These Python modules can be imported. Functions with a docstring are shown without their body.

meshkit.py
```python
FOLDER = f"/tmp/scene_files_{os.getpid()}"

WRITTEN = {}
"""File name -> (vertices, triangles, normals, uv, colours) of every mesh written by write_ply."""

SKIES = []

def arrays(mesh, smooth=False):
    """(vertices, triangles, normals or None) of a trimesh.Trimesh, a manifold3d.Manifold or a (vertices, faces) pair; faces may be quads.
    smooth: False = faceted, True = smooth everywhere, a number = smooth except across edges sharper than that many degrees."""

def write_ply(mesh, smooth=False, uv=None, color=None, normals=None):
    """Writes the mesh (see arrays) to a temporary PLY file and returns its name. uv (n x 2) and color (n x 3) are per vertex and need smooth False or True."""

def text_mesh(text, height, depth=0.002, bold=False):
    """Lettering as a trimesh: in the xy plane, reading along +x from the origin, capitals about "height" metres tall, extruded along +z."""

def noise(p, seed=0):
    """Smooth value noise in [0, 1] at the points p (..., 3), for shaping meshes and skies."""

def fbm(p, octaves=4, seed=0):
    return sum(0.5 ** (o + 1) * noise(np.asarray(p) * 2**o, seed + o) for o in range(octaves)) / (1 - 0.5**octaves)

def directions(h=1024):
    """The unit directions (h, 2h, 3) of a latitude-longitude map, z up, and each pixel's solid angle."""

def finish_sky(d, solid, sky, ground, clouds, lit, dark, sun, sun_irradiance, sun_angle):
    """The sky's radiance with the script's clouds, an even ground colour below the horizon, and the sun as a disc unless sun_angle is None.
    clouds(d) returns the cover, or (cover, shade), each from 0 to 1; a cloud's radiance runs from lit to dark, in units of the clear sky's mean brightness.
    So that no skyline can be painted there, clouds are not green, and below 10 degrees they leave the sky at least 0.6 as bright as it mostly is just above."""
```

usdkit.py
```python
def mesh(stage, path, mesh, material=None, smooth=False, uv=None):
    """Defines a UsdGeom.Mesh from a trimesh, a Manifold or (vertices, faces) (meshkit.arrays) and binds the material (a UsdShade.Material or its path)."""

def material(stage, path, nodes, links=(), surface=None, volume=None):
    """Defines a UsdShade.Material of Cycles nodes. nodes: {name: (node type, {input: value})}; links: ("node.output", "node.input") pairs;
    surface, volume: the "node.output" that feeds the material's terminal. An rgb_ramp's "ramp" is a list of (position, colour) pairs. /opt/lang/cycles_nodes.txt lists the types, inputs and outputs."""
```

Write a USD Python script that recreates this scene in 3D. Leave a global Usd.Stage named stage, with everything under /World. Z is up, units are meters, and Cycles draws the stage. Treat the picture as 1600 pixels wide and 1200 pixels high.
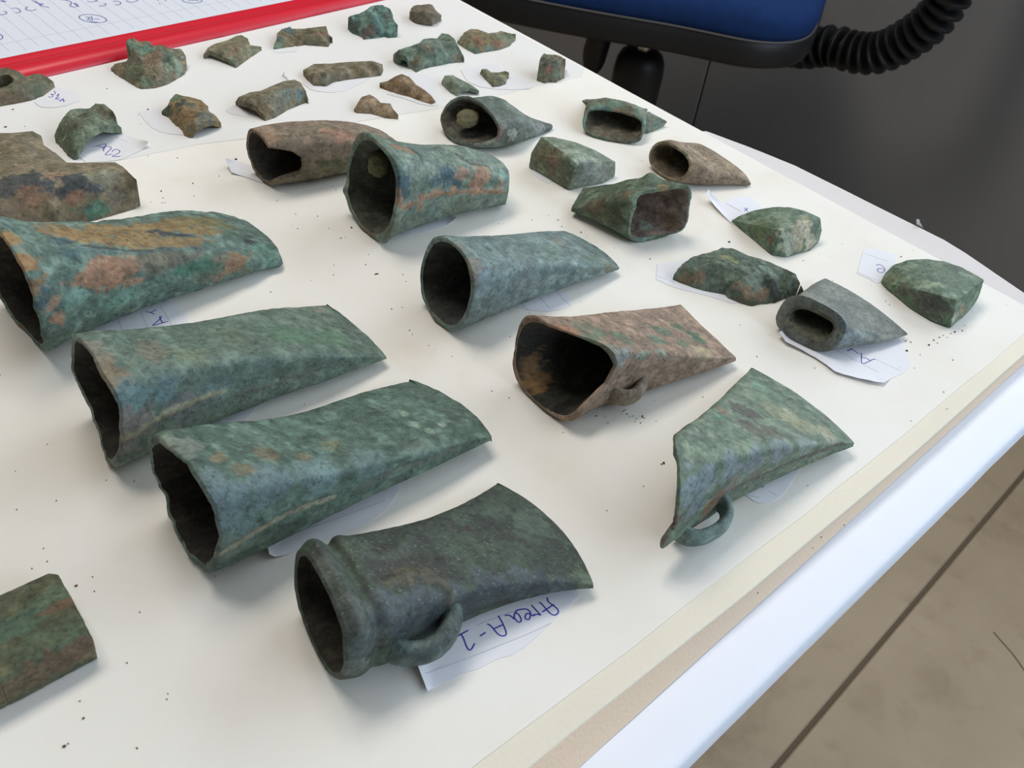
import math, random, sys
import numpy as np, trimesh, shapely, meshkit, usdkit
from scipy.interpolate import LinearNDInterpolator, NearestNDInterpolator, CubicSpline
from scipy.spatial import Delaunay
from shapely.geometry import Polygon, LineString
from pxr import Usd, UsdGeom, UsdLux, UsdShade, Gf, Sdf, Vt

stage = Usd.Stage.CreateInMemory()
UsdGeom.SetStageUpAxis(stage, UsdGeom.Tokens.z)
UsdGeom.SetStageMetersPerUnit(stage, 1.0)
stage.SetDefaultPrim(UsdGeom.Xform.Define(stage, '/World').GetPrim())
# The artefacts are laid out in "table millimetres": x along the front edge, y away from it, z = 0 the paper on the table.
TABLE = 800.0                                             # height of that paper above the floor, mm

# ---------------------------------------------------------------- camera
CAM = {'RT': [0.719095, -0.684063, 0.122315], 'UP': [0.391443, 0.544173, 0.742057], 'FW': [0.574174, 0.48573, -0.659083]}
cam = UsdGeom.Camera.Define(stage, '/World/camera')
rt, up, fw = (np.array(CAM[k]) for k in ('RT', 'UP', 'FW'))
m = Gf.Matrix4d(*[float(x) for x in (*rt, 0, *up, 0, *(-fw), 0, 0, 0, (300 + TABLE) / 1000, 1)])
cam.AddTransformOp().Set(m)
cam.CreateHorizontalApertureAttr(36.0)
cam.CreateVerticalApertureAttr(27.0)
cam.CreateFocalLengthAttr(36.0 * 1550 / 1600)
cam.CreateClippingRangeAttr(Gf.Vec2f(0.01, 100))
cam.CreateFStopAttr(30.0)
cam.CreateFocusDistanceAttr(0.47)
cam.GetPrim().CreateAttribute('exposure', Sdf.ValueTypeNames.Float).Set(0.1)


# ---------------------------------------------------------------- light: a big window over the grey wall, a warm ceiling lamp
def rect_light(name, pos, target, w, h, color, power):
    L = UsdLux.RectLight.Define(stage, '/World/' + name)
    d = np.array(target, float) - pos
    d /= np.linalg.norm(d)
    x = np.cross(d, [0, 0, 1.0]) if abs(d[2]) < .99 else np.array([1.0, 0, 0])
    x /= np.linalg.norm(x)
    y = np.cross(x, d)
    L.AddTransformOp().Set(Gf.Matrix4d(*[float(v) for v in (*x, 0, *np.cross(x, y), 0, *(-d), 0, *pos, 1)]) if False else Gf.Matrix4d(*[float(v) for v in (*x, 0, *y, 0, *(-d), 0, *pos, 1)]))
    L.CreateWidthAttr(w)
    L.CreateHeightAttr(h)
    L.CreateColorAttr(Gf.Vec3f(*color))
    L.CreateIntensityAttr(power)
    return L


rect_light('window_daylight', (1.99, -0.15, 1.80), (0, -0.15, 1.50), 2.6, 1.45, (0.80, 0.90, 1.0), 2.05)
rect_light('front_window_daylight', (1.0, -1.84, 1.80), (1.0, 0, 1.50), 1.5, 1.45, (0.68, 0.83, 1.0), 3.2)
rect_light('ceiling_lamp_light', (0.25, 1.15, 2.65), (0.25, 1.15, 0), 1.25, 0.62, (1.0, 0.93, 0.84), 9.5)
dome = UsdLux.DomeLight.Define(stage, '/World/sky')
dome.CreateColorAttr(Gf.Vec3f(0.75, 0.86, 1.0))
dome.CreateIntensityAttr(0.3)

S5 = np.array([0, .12, .4, .75, 1.])


def fbm(p, octaves=3, seed=0):
    return meshkit.fbm(p, octaves, seed)


def pnoise(p, scale, octaves=3, seed=0):
    """fbm in [-1, 1] at points in millimetres, feature size 'scale' millimetres"""
    return 2 * fbm(np.asarray(p) / scale + 37.0, octaves, seed) - 1


def loft_points(p, S, th, wall=0., depth=1., shift=0.):
    """Surface points (ns, na, 3) in table millimetres of an axe head: stations S (0 mouth .. 1 edge) by angles th.
    wall > 0 gives the inside of the socket, depth = where the socket closes; shift = mouth set-back per angle in mm."""
    m = np.broadcast_to(shift, th.shape) / p['L']
    s = m[None, :] + S[:, None] * (1 - m[None, :]) if wall == 0 else m[None, :] + S[:, None] * (depth - m[None, :])
    w0 = np.maximum(CubicSpline(S5, p['w'], bc_type='natural')(s), 1.)
    t0 = np.maximum(CubicSpline(S5, p['t'], bc_type='natural')(s), .7)
    for at, width, amount in p.get('bands', []):
        k = 1 + amount * np.exp(-((s - at) / width) ** 2)
        w0, t0 = w0 * k, t0 * k
    n = p['n0'] + (p['n1'] - p['n0']) * np.clip(s / .45, 0, 1)
    if wall:
        close = np.sqrt(np.clip(1 - (S / 1.0) ** 5, 0, 1))[:, None]
        wi, ti = np.maximum(w0 - wall, .2) * close, np.maximum(t0 - wall * .9, .2) * close
        n = np.full_like(s, p.get('ni', 2.3))
    else:
        wi, ti = w0, t0
    c, sn = np.cos(th)[None], np.sin(th)[None]
    rr = (np.abs(c) ** n + np.abs(sn) ** n) ** (-1 / n)
    u, v = c * rr, sn * rr
    y, z = u * wi, v * ti
    s3 = s ** 3
    x = s * p['L'] - (p['b'] * u ** 2 + p['b2'] * u) * s3 + (p['a'] * v + p['c'] * u) * (1 - s) ** 3
    y = y + p['bend'] * s ** 2
    z = z + t0 + 4 * p['g'] * s * (1 - s) + p['e'] * s
    cr, sr, zc = np.cos(p['roll']), np.sin(p['roll']), p['t'][0]
    y, z = y * cr - (z - zc) * sr, y * sr + (z - zc) * cr + zc
    ca, sa = np.cos(p['ang']), np.sin(p['ang'])
    return np.stack([p['X'] + x * ca - y * sa, p['Y'] + x * sa + y * ca, z], -1)


def grid_faces(nr, nc, off=0, flip=False):
    i, j = np.meshgrid(np.arange(nr - 1), np.arange(nc), indexing='ij')
    a, b = i * nc + j, i * nc + (j + 1) % nc
    q = np.stack([a, b, b + nc, a + nc], -1).reshape(-1, 4) + off
    if flip:
        q = q[:, ::-1]
    return np.vstack([q[:, [0, 1, 2]], q[:, [0, 2, 3]]])


def line_dist(V, pts):
    P = np.asarray(pts, float)
    out = np.full(len(V), 1e9)
    for a, b in zip(P[:-1], P[1:]):
        t = np.clip(((V - a) @ (b - a)) / max(((b - a) ** 2).sum(), 1e-9), 0, 1)
        out = np.minimum(out, np.linalg.norm(V - a - t[:, None] * (b - a), axis=1))
    return out


def hull_mesh(pts, res=.8, amp=.4, seed=0):
    m = trimesh.convex.convex_hull(np.asarray(pts, float))
    v, f = trimesh.remesh.subdivide_to_size(m.vertices, m.faces, res)
    m = trimesh.Trimesh(v, f)
    trimesh.smoothing.filter_laplacian(m, lamb=.5, iterations=7, volume_constraint=False)
    N, V = m.vertex_normals, np.array(m.vertices)
    V = V + N * (amp * pnoise(V, 7, 4, seed) + .4 * amp * pnoise(V, 2, 2, seed + 3))[:, None]
    V[:, 2] = np.maximum(V[:, 2], 0) + .3
    return V, np.array(m.faces)


def axe_mesh(p, ns=150, na=170):
    """One closed mesh: outside, rim, inside of the socket and the cutting edge."""
    th = np.linspace(0, 2 * np.pi, na, endpoint=False)
    S = np.r_[np.linspace(0, .3, int(ns * .38), endpoint=False), np.linspace(.3, 1, ns - int(ns * .38))]
    deg = np.degrees(th)
    ko = np.array(p.get('mouth', [(0, 0)]), float)
    shift = np.interp(deg, np.r_[ko[:, 0], ko[0, 0] + 360], np.r_[ko[:, 1], ko[0, 1]], period=360) if len(ko) > 1 else np.zeros(na)
    seed = p.get('seed', 1)
    ring = np.stack([np.cos(th) * 4, np.sin(th) * 4, th * 0], -1)
    jag = p.get('jag', .6)
    shift = np.maximum(shift + jag * 2.2 * (fbm(ring * .45, 5, seed) - .5), -12)
    O = loft_points(p, S, th, shift=shift)
    zmin = O[..., 2].min()
    parts, faces, n0 = [O.reshape(-1, 3)], [grid_faces(len(S), na)], O.size // 3
    c = O[-1].mean(0)                                     # rounded cutting edge, then a cap
    ax = np.array([np.cos(p['ang']), np.sin(p['ang']), 0])
    tip = O[-1] * [1, 1, .45] + [0, 0, .55 * c[2]] + ax * min(.5, p['t'][-1] * .4)
    parts += [tip, (tip.mean(0) + ax * .1)[None]]
    faces.append(grid_faces(2, na, n0 - na))
    k = np.arange(na)
    faces.append(np.stack([n0 + k, n0 + (k + 1) % na, np.full(na, n0 + na)], -1))
    n1 = n0 + na + 1
    hollow = np.zeros((0, 3), int)
    if p.get('depth', 0):
        Si = np.linspace(0, 1, 40) ** .8
        I = loft_points(p, Si, th, wall=p['wall'], depth=p['depth'], shift=shift)
        I[0] += .25 * (O[0] - I[0])
        mid = .5 * (O[0] + I[0]) - ax * .7
        parts += [mid, I.reshape(-1, 3)]
        faces += [np.vstack([grid_faces(2, na, n1, flip=True)[:0]])]
        a, b = k, (k + 1) % na
        faces.append(np.vstack([np.stack([b, a, n1 + a], -1), np.stack([b, n1 + a, n1 + b], -1)]))
        m2 = n1 + na
        faces.append(np.vstack([np.stack([n1 + b, n1 + a, m2 + a], -1), np.stack([n1 + b, m2 + a, m2 + b], -1)]))
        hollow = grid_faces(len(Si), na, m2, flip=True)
    else:
        parts.append(O[0].mean(0)[None])
        faces.append(np.stack([(k + 1) % na, k, np.full(na, n1)], -1))
    V, Fc = np.vstack(parts), np.vstack(faces)
    m = trimesh.Trimesh(V, np.vstack([Fc, hollow]), process=False)
    N = m.vertex_normals
    amp = p.get('amp', .35)
    d = amp * pnoise(V, p.get('ascale', 9), 4, seed) + amp * .35 * pnoise(V, 2.2, 2, seed + 9)
    for x, y, z, r, h in p.get('bumps', []):
        d = d + h * np.exp(-(((V - [x, y, z]) ** 2).sum(1)) / r ** 2)
    for L in p.get('lines', []):
        d = d + L['h'] * np.exp(-(line_dist(V, L['pts']) / L['r']) ** 2)
    V = V + N * d[:, None]
    V[:, 2] = np.maximum(V[:, 2] - zmin, .05) + .3
    return V, Fc, hollow


def fragment_mesh(d, res=.8, seed=0):
    """A fragment lying on the table: boundary points (x, y, top, bottom) and inner heights (x, y, top), in millimetres."""
    B, Cc = np.array(d['edge'], float), np.array(d['inner'], float).reshape(-1, 3)
    nx = np.roll(B, -1, 0)
    seg = np.linalg.norm((nx - B)[:, :2], axis=1)
    den = np.vstack([B[i] + (nx[i] - B[i]) * np.linspace(0, 1, max(1, int(np.ceil(seg[i] / res))), endpoint=False)[:, None] for i in range(len(B))])
    den[:, :2] += .35 * np.stack([pnoise(np.c_[den[:, :2], den[:, 0] * 0], 2.5, 2, seed), pnoise(np.c_[den[:, :2], den[:, 0] * 0 + 50], 2.5, 2, seed)], -1) * d.get('amp', .5)
    poly = Polygon(den[:, :2]).buffer(0)
    if poly.geom_type != 'Polygon':
        poly = max(poly.geoms, key=lambda g: g.area)
    hole = None
    if d.get('hole'):
        hole = Polygon(d['hole'])
    src = np.vstack([np.c_[den[:, :3]], Cc]) if len(Cc) else den[:, :3]
    _, ui = np.unique(np.round(src[:, :2], 2), axis=0, return_index=True)
    src = src[ui]
    top_i, top_n = LinearNDInterpolator(src[:, :2], src[:, 2]), NearestNDInterpolator(src[:, :2], src[:, 2])
    ring = np.array(poly.exterior.coords)[:-1]
    q = [ring[i] + (np.roll(ring, -1, 0)[i] - ring[i]) * np.linspace(0, 1, max(1, int(np.ceil(np.linalg.norm(np.roll(ring, -1, 0)[i] - ring[i]) / res))), endpoint=False)[:, None] for i in range(len(ring))]
    ring = np.vstack(q)
    ring = ring[np.r_[True, np.linalg.norm(np.diff(ring, axis=0), axis=1) > 1e-4]]
    x0, y0, x1, y1 = poly.bounds
    rng = np.random.default_rng(seed)
    gx, gy = np.meshgrid(np.arange(x0, x1, res), np.arange(y0, y1, res * .87))
    gx = gx + (np.arange(len(gx)) % 2)[:, None] * res / 2
    g = np.c_[gx.ravel(), gy.ravel()]
    inner = poly.buffer(-res * .45)
    g = g[shapely.contains_xy(inner, g[:, 0], g[:, 1])]
    if hole is not None:
        g = g[~shapely.contains_xy(hole.buffer(res * .4), g[:, 0], g[:, 1])]
        hr = np.array(hole.exterior.segmentize(res).coords)[:-1]
        g = np.vstack([g, hr])
    P2 = np.vstack([ring, g])
    T = Delaunay(P2).simplices
    cen = P2[T].mean(1)
    ok = shapely.contains_xy(poly, cen[:, 0], cen[:, 1])
    if hole is not None:
        ok &= ~shapely.contains_xy(hole, cen[:, 0], cen[:, 1])
    T = T[ok]
    a = np.cross(np.c_[P2[T[:, 1]] - P2[T[:, 0]], np.zeros(len(T))], np.c_[P2[T[:, 2]] - P2[T[:, 0]], np.zeros(len(T))])[:, 2]
    T = T[np.abs(a) > 1e-9]
    a = a[np.abs(a) > 1e-9]
    T[a < 0] = T[a < 0][:, ::-1]
    top = top_i(P2)
    bad = ~np.isfinite(top)
    top[bad] = top_n(P2[bad])
    top = np.maximum(top, .4)
    bot_e = NearestNDInterpolator(den[:, :2], den[:, 3])(P2)
    de = np.array(shapely.distance(shapely.points(P2), poly.exterior))
    soft = np.clip(de / 2.5, 0, 1)
    th = d.get('th', 0)
    # soften the ridges of the height field a little
    lap = [[] for _ in range(len(P2))]
    E = np.unique(np.sort(np.vstack([T[:, [0, 1]], T[:, [1, 2]], T[:, [2, 0]]]), 1), axis=0)
    deg = np.bincount(E.ravel(), minlength=len(P2)).astype(float)
    isb = np.zeros(len(P2), bool)
    isb[:len(ring)] = True
    for _ in range(d.get('soften', 9)):
        acc = np.bincount(E[:, 0], top[E[:, 1]], len(P2)) + np.bincount(E[:, 1], top[E[:, 0]], len(P2))
        top = np.where(isb, top, .5 * top + .5 * acc / np.maximum(deg, 1))
    amp = d.get('amp', .5)
    p3 = np.c_[P2, top]
    top = top + amp * (.25 + .75 * soft) * (1.1 * pnoise(p3, 6, 4, seed) + .5 * pnoise(p3, 1.8, 2, seed + 3))
    top = np.maximum(top, .35)
    if th:
        bot = np.maximum(0, top - th)
        bot = np.where(de < 1.2, np.minimum(bot, np.maximum(bot_e, 0)), bot)
        bot = np.where((bot_e <= .05) & (de < 2.0), 0, bot)
    else:
        bot = np.zeros(len(P2))
    bot = np.minimum(bot, top - .3)
    n = len(P2)
    V = np.vstack([np.c_[P2, top], np.c_[P2, np.maximum(bot, 0)]])
    be = np.sort(np.vstack([T[:, [0, 1]], T[:, [1, 2]], T[:, [2, 0]]]), 1)
    key, cnt = np.unique(be, axis=0, return_counts=True)
    edge = {tuple(k) for k in key[cnt == 1].tolist()}
    wall = []
    for t in T.tolist():
        for i in range(3):
            u, v = t[i], t[(i + 1) % 3]
            if (min(u, v), max(u, v)) in edge:
                wall += [(v, u, n + u), (v, n + u, n + v)]
    Fc = np.vstack([T, T[:, ::-1] + n, np.array(wall)])
    keep = np.unique(Fc)
    lut = np.zeros(len(V), int)
    lut[keep] = np.arange(len(keep))
    V, Fc = V[keep], lut[Fc]
    # side walls get a horizontal roughness too
    V[:, 2] += .3
    return V, Fc



# ---------------------------------------------------------------- helpers
def lin(c):
    c = np.asarray(c, float) / 255
    return np.where(c <= .04045, c / 12.92, ((c + .055) / 1.055) ** 2.4)


def mat(name, nodes, links=(), surface='p.BSDF'):
    return usdkit.material(stage, '/World/Looks/' + name, nodes, links, surface=surface)


def plain(name, rgb, rough=.6, spec=.4, bump=0, bscale=300, vary=0.0, vscale=20, **kw):
    c = lin(rgb)
    nodes = {'p': ('principled_bsdf', {'base_color': tuple(c), 'roughness': rough, 'specular_ior_level': spec, **kw})}
    links = []
    if bump or vary:
        nodes['t'] = ('texture_coordinate', {})
    if vary:
        nodes['nv'] = ('noise_texture', {'scale': vscale, 'detail': 4.0})
        nodes['rv'] = ('rgb_ramp', {'ramp': [(.3, tuple(c * (1 - vary))), (.7, tuple(np.minimum(c * (1 + vary), .95)))]})
        links += [('t.object', 'nv.vector'), ('nv.fac', 'rv.fac'), ('rv.color', 'p.base_color')]
    if bump:
        nodes['nb'] = ('noise_texture', {'scale': bscale, 'detail': 4.0})
        nodes['b'] = ('bump', {'strength': 1.0, 'distance': bump})
        links += [('t.object', 'nb.vector'), ('nb.fac', 'b.height'), ('b.normal', 'p.normal')]
    return mat(name, nodes, links)


def bronze(name, rough, bump, speck):
    """Patina: the vertex colours give the patches and some painted side light, noise gives grain, pale specks and fine pits."""
    nodes = {
        'n3': ('noise_texture', {'scale': 170.0, 'detail': 7.0, 'roughness': .68}),
        'r3': ('rgb_ramp', {'ramp': [(.33, (.66, .67, .66)), (.5, (1, 1, 1)), (.68, (1.22, 1.24, 1.2))]}),
        'm3': ('mix_color', {'blend_type': 'multiply', 'fac': 1.0, 'use_clamp': False}),
        'a': ('attribute', {'attribute': 'patina'}), 't': ('texture_coordinate', {}),
        'n1': ('noise_texture', {'scale': 420.0, 'detail': 5.0, 'roughness': .65}),
        'r1': ('rgb_ramp', {'ramp': [(.30, (.45, .46, .46)), (.48, (1, 1, 1)), (.72, (1.0, 1.0, 1.0))]}),
        'm1': ('mix_color', {'blend_type': 'multiply', 'fac': 1.0}),
        'n2': ('noise_texture', {'scale': 900.0, 'detail': 3.0, 'roughness': .6}),
        'r2': ('rgb_ramp', {'ramp': [(.60, (0, 0, 0)), (.74, (speck, speck, speck))]}),
        'm2': ('mix_color', {'blend_type': 'mix', 'b': (.36, .42, .36)}),
        'nb': ('noise_texture', {'scale': 650.0, 'detail': 6.0, 'roughness': .7}),
        'b': ('bump', {'strength': 1.0, 'distance': bump}),
        'p': ('principled_bsdf', {'roughness': rough, 'specular_ior_level': .45})}
    links = [('t.object', 'n1.vector'), ('n1.fac', 'r1.fac'), ('t.object', 'n3.vector'), ('n3.fac', 'r3.fac'), ('a.color', 'm3.a'), ('r3.color', 'm3.b'), ('m3.result', 'm1.a'), ('r1.color', 'm1.b'),
             ('t.object', 'n2.vector'), ('n2.fac', 'r2.fac'), ('r2.color', 'm2.fac'), ('m1.result', 'm2.a'), ('m2.result', 'p.base_color'),
             ('t.object', 'nb.vector'), ('nb.fac', 'b.height'), ('b.normal', 'p.normal')]
    return mat(name, nodes, links)


M = {}
M['bronze'] = bronze('bronze_patina', .55, .0004, .42)
M['crust'] = bronze('bronze_crust', .75, .0008, .35)
M['earthy'] = bronze('bronze_earthy', .8, .0004, .18)

used = {}


def numbered(name):
    k = used.get(name, 0)
    used[name] = k + 1
    return name if k == 0 else f'{name}_{k:03d}'


def tag(prim, label=None, cat=None, group=None, kind=None):
    for k, v in (('label', label), ('category', cat), ('group', group), ('kind', kind)):
        if v:
            prim.SetCustomDataByKey(k, v)
    return prim


class Thing:
    """An Xform at the thing's base (table mm) whose children are its parts."""
    def __init__(self, name, base, label=None, cat=None, group=None, kind=None):
        self.path, self.base, self.n = '/World/' + numbered(name), np.array(base, float), {}
        x = UsdGeom.Xform.Define(stage, self.path)
        x.AddTranslateOp().Set(Gf.Vec3d(*[float(v) for v in (self.base + [0, 0, TABLE]) / 1000]))
        self.prim = tag(x.GetPrim(), label, cat, group, kind)

    def part(self, name, V, Fc, material, smooth=40, color=None, label=None, under=None, kind=None):
        root = under or self.path
        k = self.n.get((root, name), 0)
        self.n[(root, name)] = k + 1
        path = f'{root}/{name}' + (f'_{k:03d}' if k else '')
        put(path, V, Fc, material, self.base, smooth, color)
        tag(stage.GetPrimAtPath(path), label, kind=kind)
        return path


def put(path, V, Fc, material, base, smooth=40, color=None):
    ms = usdkit.mesh(stage, path, ((np.asarray(V, float) - base) / 1000, np.asarray(Fc)), material, smooth=smooth)
    if color is not None:
        P = np.array(ms.GetPointsAttr().Get(), float) * 1000 + base
        UsdGeom.PrimvarsAPI(ms).CreatePrimvar('patina', Sdf.ValueTypeNames.Color3fArray, 'vertex').Set(Vt.Vec3fArray.FromNumpy(color(P).astype(np.float32)))
    return ms


def single(name, V, Fc, material, label=None, cat=None, group=None, kind=None, smooth=40, color=None):
    V = np.asarray(V, float)
    lo, hi = V.min(0), V.max(0)
    base = np.array([(lo[0] + hi[0]) / 2, (lo[1] + hi[1]) / 2, lo[2]])
    path = '/World/' + numbered(name)
    ms = put(path, V, Fc, material, base, smooth, color)
    ms.AddTranslateOp().Set(Gf.Vec3d(*[float(v) for v in (base + [0, 0, TABLE]) / 1000]))
    return tag(ms.GetPrim(), label, cat, group, kind)


def vf(m):
    return np.array(m.vertices), np.array(m.faces)


def box(x0, x1, y0, y1, z0, z1, bevel=0.0):
    if bevel <= 0:
        return vf(trimesh.creation.box(bounds=[[x0, y0, z0], [x1, y1, z1]]))
    b = bevel
    pts = [(x, y, z) for x0_, x1_, y0_, y1_, z0_, z1_ in ((x0 + b, x1 - b, y0 + b, y1 - b, z0, z1), (x0, x1, y0 + b, y1 - b, z0 + b, z1 - b), (x0 + b, x1 - b, y0, y1, z0 + b, z1 - b))
           for x in (x0_, x1_) for y in (y0_, y1_) for z in (z0_, z1_)]
    return vf(trimesh.convex.convex_hull(np.array(pts)))


def join(*ms):
    V, Fc, n = [], [], 0
    for v, f in ms:
        V.append(v)
        Fc.append(np.asarray(f) + n)
        n += len(v)
    return np.vstack(V), np.vstack(Fc)


def tube(path, ra, rb=None, na=14, closed=False, upv=(0, 0, 1.0), radii=None):
    """Swept tube, elliptical section ra (sideways) by rb (along upv)."""
    P = np.asarray(path, float)
    T = np.gradient(P, axis=0)
    T /= np.linalg.norm(T, axis=1)[:, None]
    rb = ra if rb is None else rb
    side = np.cross(T, upv)
    side /= np.maximum(np.linalg.norm(side, axis=1), 1e-6)[:, None]
    U = np.cross(side, T)
    th = np.linspace(0, 2 * np.pi, na, endpoint=False)
    k = np.ones(len(P)) if radii is None else np.asarray(radii)
    V = P[:, None] + side[:, None] * (np.cos(th)[None, :, None] * ra * k[:, None, None]) + U[:, None] * (np.sin(th)[None, :, None] * rb * k[:, None, None])
    n = len(P)
    V = np.vstack([V.reshape(-1, 3), P[0], P[-1]])
    a = np.arange(na)
    b = (a + 1) % na
    Fc = np.vstack([grid_faces(n, na), np.stack([b, a, np.full(na, n * na)], -1), np.stack([(n - 1) * na + a, (n - 1) * na + b, np.full(na, n * na + 1)], -1)])
    return V, Fc[:, ::-1] if trimesh.Trimesh(V, Fc, process=False).volume < 0 else Fc


def spline(pts, n=60):
    P = np.asarray(pts, float)
    d = np.r_[0, np.cumsum(np.linalg.norm(np.diff(P, axis=0), axis=1))]
    return CubicSpline(d, P)(np.linspace(0, d[-1], n))


def sheet(poly, z, thick, res=None, dz=None):
    """A thin sheet over a polygon; dz(xy) bends it."""
    pg = Polygon(poly) if not isinstance(poly, Polygon) else poly
    if res:
        ring = np.array(pg.exterior.segmentize(res).coords)[:-1]
        x0, y0, x1, y1 = pg.bounds
        gx, gy = np.meshgrid(np.arange(x0, x1, res), np.arange(y0, y1, res))
        g = np.c_[gx.ravel(), gy.ravel()]
        g = g[shapely.contains_xy(pg.buffer(-res * .4), g[:, 0], g[:, 1])]
        P2 = np.vstack([ring, g])
        T = Delaunay(P2).simplices
        c = P2[T].mean(1)
        T = T[shapely.contains_xy(pg, c[:, 0], c[:, 1])]
    else:
        P2, T = trimesh.creation.triangulate_polygon(pg, engine='earcut')
        P2 = P2[:, :2]
    a, b = P2[T[:, 1]] - P2[T[:, 0]], P2[T[:, 2]] - P2[T[:, 0]]
    cr = a[:, 0] * b[:, 1] - a[:, 1] * b[:, 0]
    T = np.where((cr < 0)[:, None], T[:, ::-1], T)[np.abs(cr) > 1e-9]
    zz = np.full(len(P2), float(z)) + (dz(P2) if dz else 0)
    n = len(P2)
    V = np.vstack([np.c_[P2, zz], np.c_[P2, zz - thick]])
    E = np.vstack([T[:, [0, 1]], T[:, [1, 2]], T[:, [2, 0]]])
    key, idx, cnt = np.unique(np.sort(E, 1), axis=0, return_index=True, return_counts=True)
    e = E[idx[cnt == 1]]
    W = np.vstack([np.c_[e[:, 1], e[:, 0], n + e[:, 0]], np.c_[e[:, 1], n + e[:, 0], n + e[:, 1]]])
    return V, np.vstack([T, T[:, ::-1] + n, W])


def strokes(lines, z, width, thick=.06, zf=None, each=False):
    """Pen strokes as thin flat ribbons lying on paper; zf(xy) = height of the paper."""
    gs = []
    for L in lines:
        L = np.asarray(L, float)
        if len(L) > 3:
            L = spline(L, 6 * len(L))
        gs.append(LineString(L).buffer(width / 2, quad_segs=3))
    u = shapely.union_all(gs)
    ms = [sheet(g, z, thick, dz=zf) for g in getattr(u, 'geoms', [u])]
    return ms if each else join(*ms)


def lathe(profile, n=40, center=(0, 0)):
    """profile: (r, z) from bottom to top."""
    pr = np.array(profile, float)
    th = np.linspace(0, 2 * np.pi, n, endpoint=False)
    V = np.stack([center[0] + pr[:, 0, None] * np.cos(th), center[1] + pr[:, 0, None] * np.sin(th), np.repeat(pr[:, 1, None], n, 1)], -1).reshape(-1, 3)
    k = np.arange(n)
    Fc = grid_faces(len(pr), n)
    V = np.vstack([V, [*center, pr[0, 1]], [*center, pr[-1, 1]]])
    Fc = np.vstack([Fc, np.stack([(k + 1) % n, k, np.full(n, len(pr) * n)], -1), np.stack([(len(pr) - 1) * n + k, (len(pr) - 1) * n + (k + 1) % n, np.full(n, len(pr) * n + 1)], -1)])
    return V, Fc


# ---------------------------------------------------------------- materials
M['slab'] = mat('floor_screed', {
    't': ('texture_coordinate', {}), 'n': ('noise_texture', {'scale': 3.2, 'detail': 6.0, 'roughness': .62}),
    'r': ('rgb_ramp', {'ramp': [(.30, tuple(lin((128, 110, 89)))), (.46, tuple(lin((158, 140, 116)))), (.70, tuple(lin((170, 152, 128))))]}),
    'n2': ('noise_texture', {'scale': 14.0, 'detail': 5.0, 'roughness': .6}),
    'r2': ('rgb_ramp', {'ramp': [(.30, (.80, .78, .75)), (.45, (1, 1, 1))]}), 'm': ('mix_color', {'blend_type': 'multiply', 'fac': .8}),
    'p': ('principled_bsdf', {'roughness': .5, 'specular_ior_level': .3})},
    [('t.object', 'n.vector'), ('n.fac', 'r.fac'), ('t.object', 'n2.vector'), ('n2.fac', 'r2.fac'), ('r.color', 'm.a'), ('r2.color', 'm.b'), ('m.result', 'p.base_color')])
M['joint'] = plain('floor_joint', (98, 85, 71), .9, .1)
M['panel'] = plain('grey_panel', (130, 130, 132), .55, .3, vary=.05, vscale=3)
M['panel_joint'] = plain('panel_joint', (30, 30, 30), .8, .1)
M['wall'] = plain('wall_paint', (150, 146, 138), .8, .2)
M['ceiling'] = plain('ceiling_paint', (200, 197, 190), .85, .2)
M['frame'] = plain('window_frame', (205, 205, 203), .4, .4)
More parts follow.
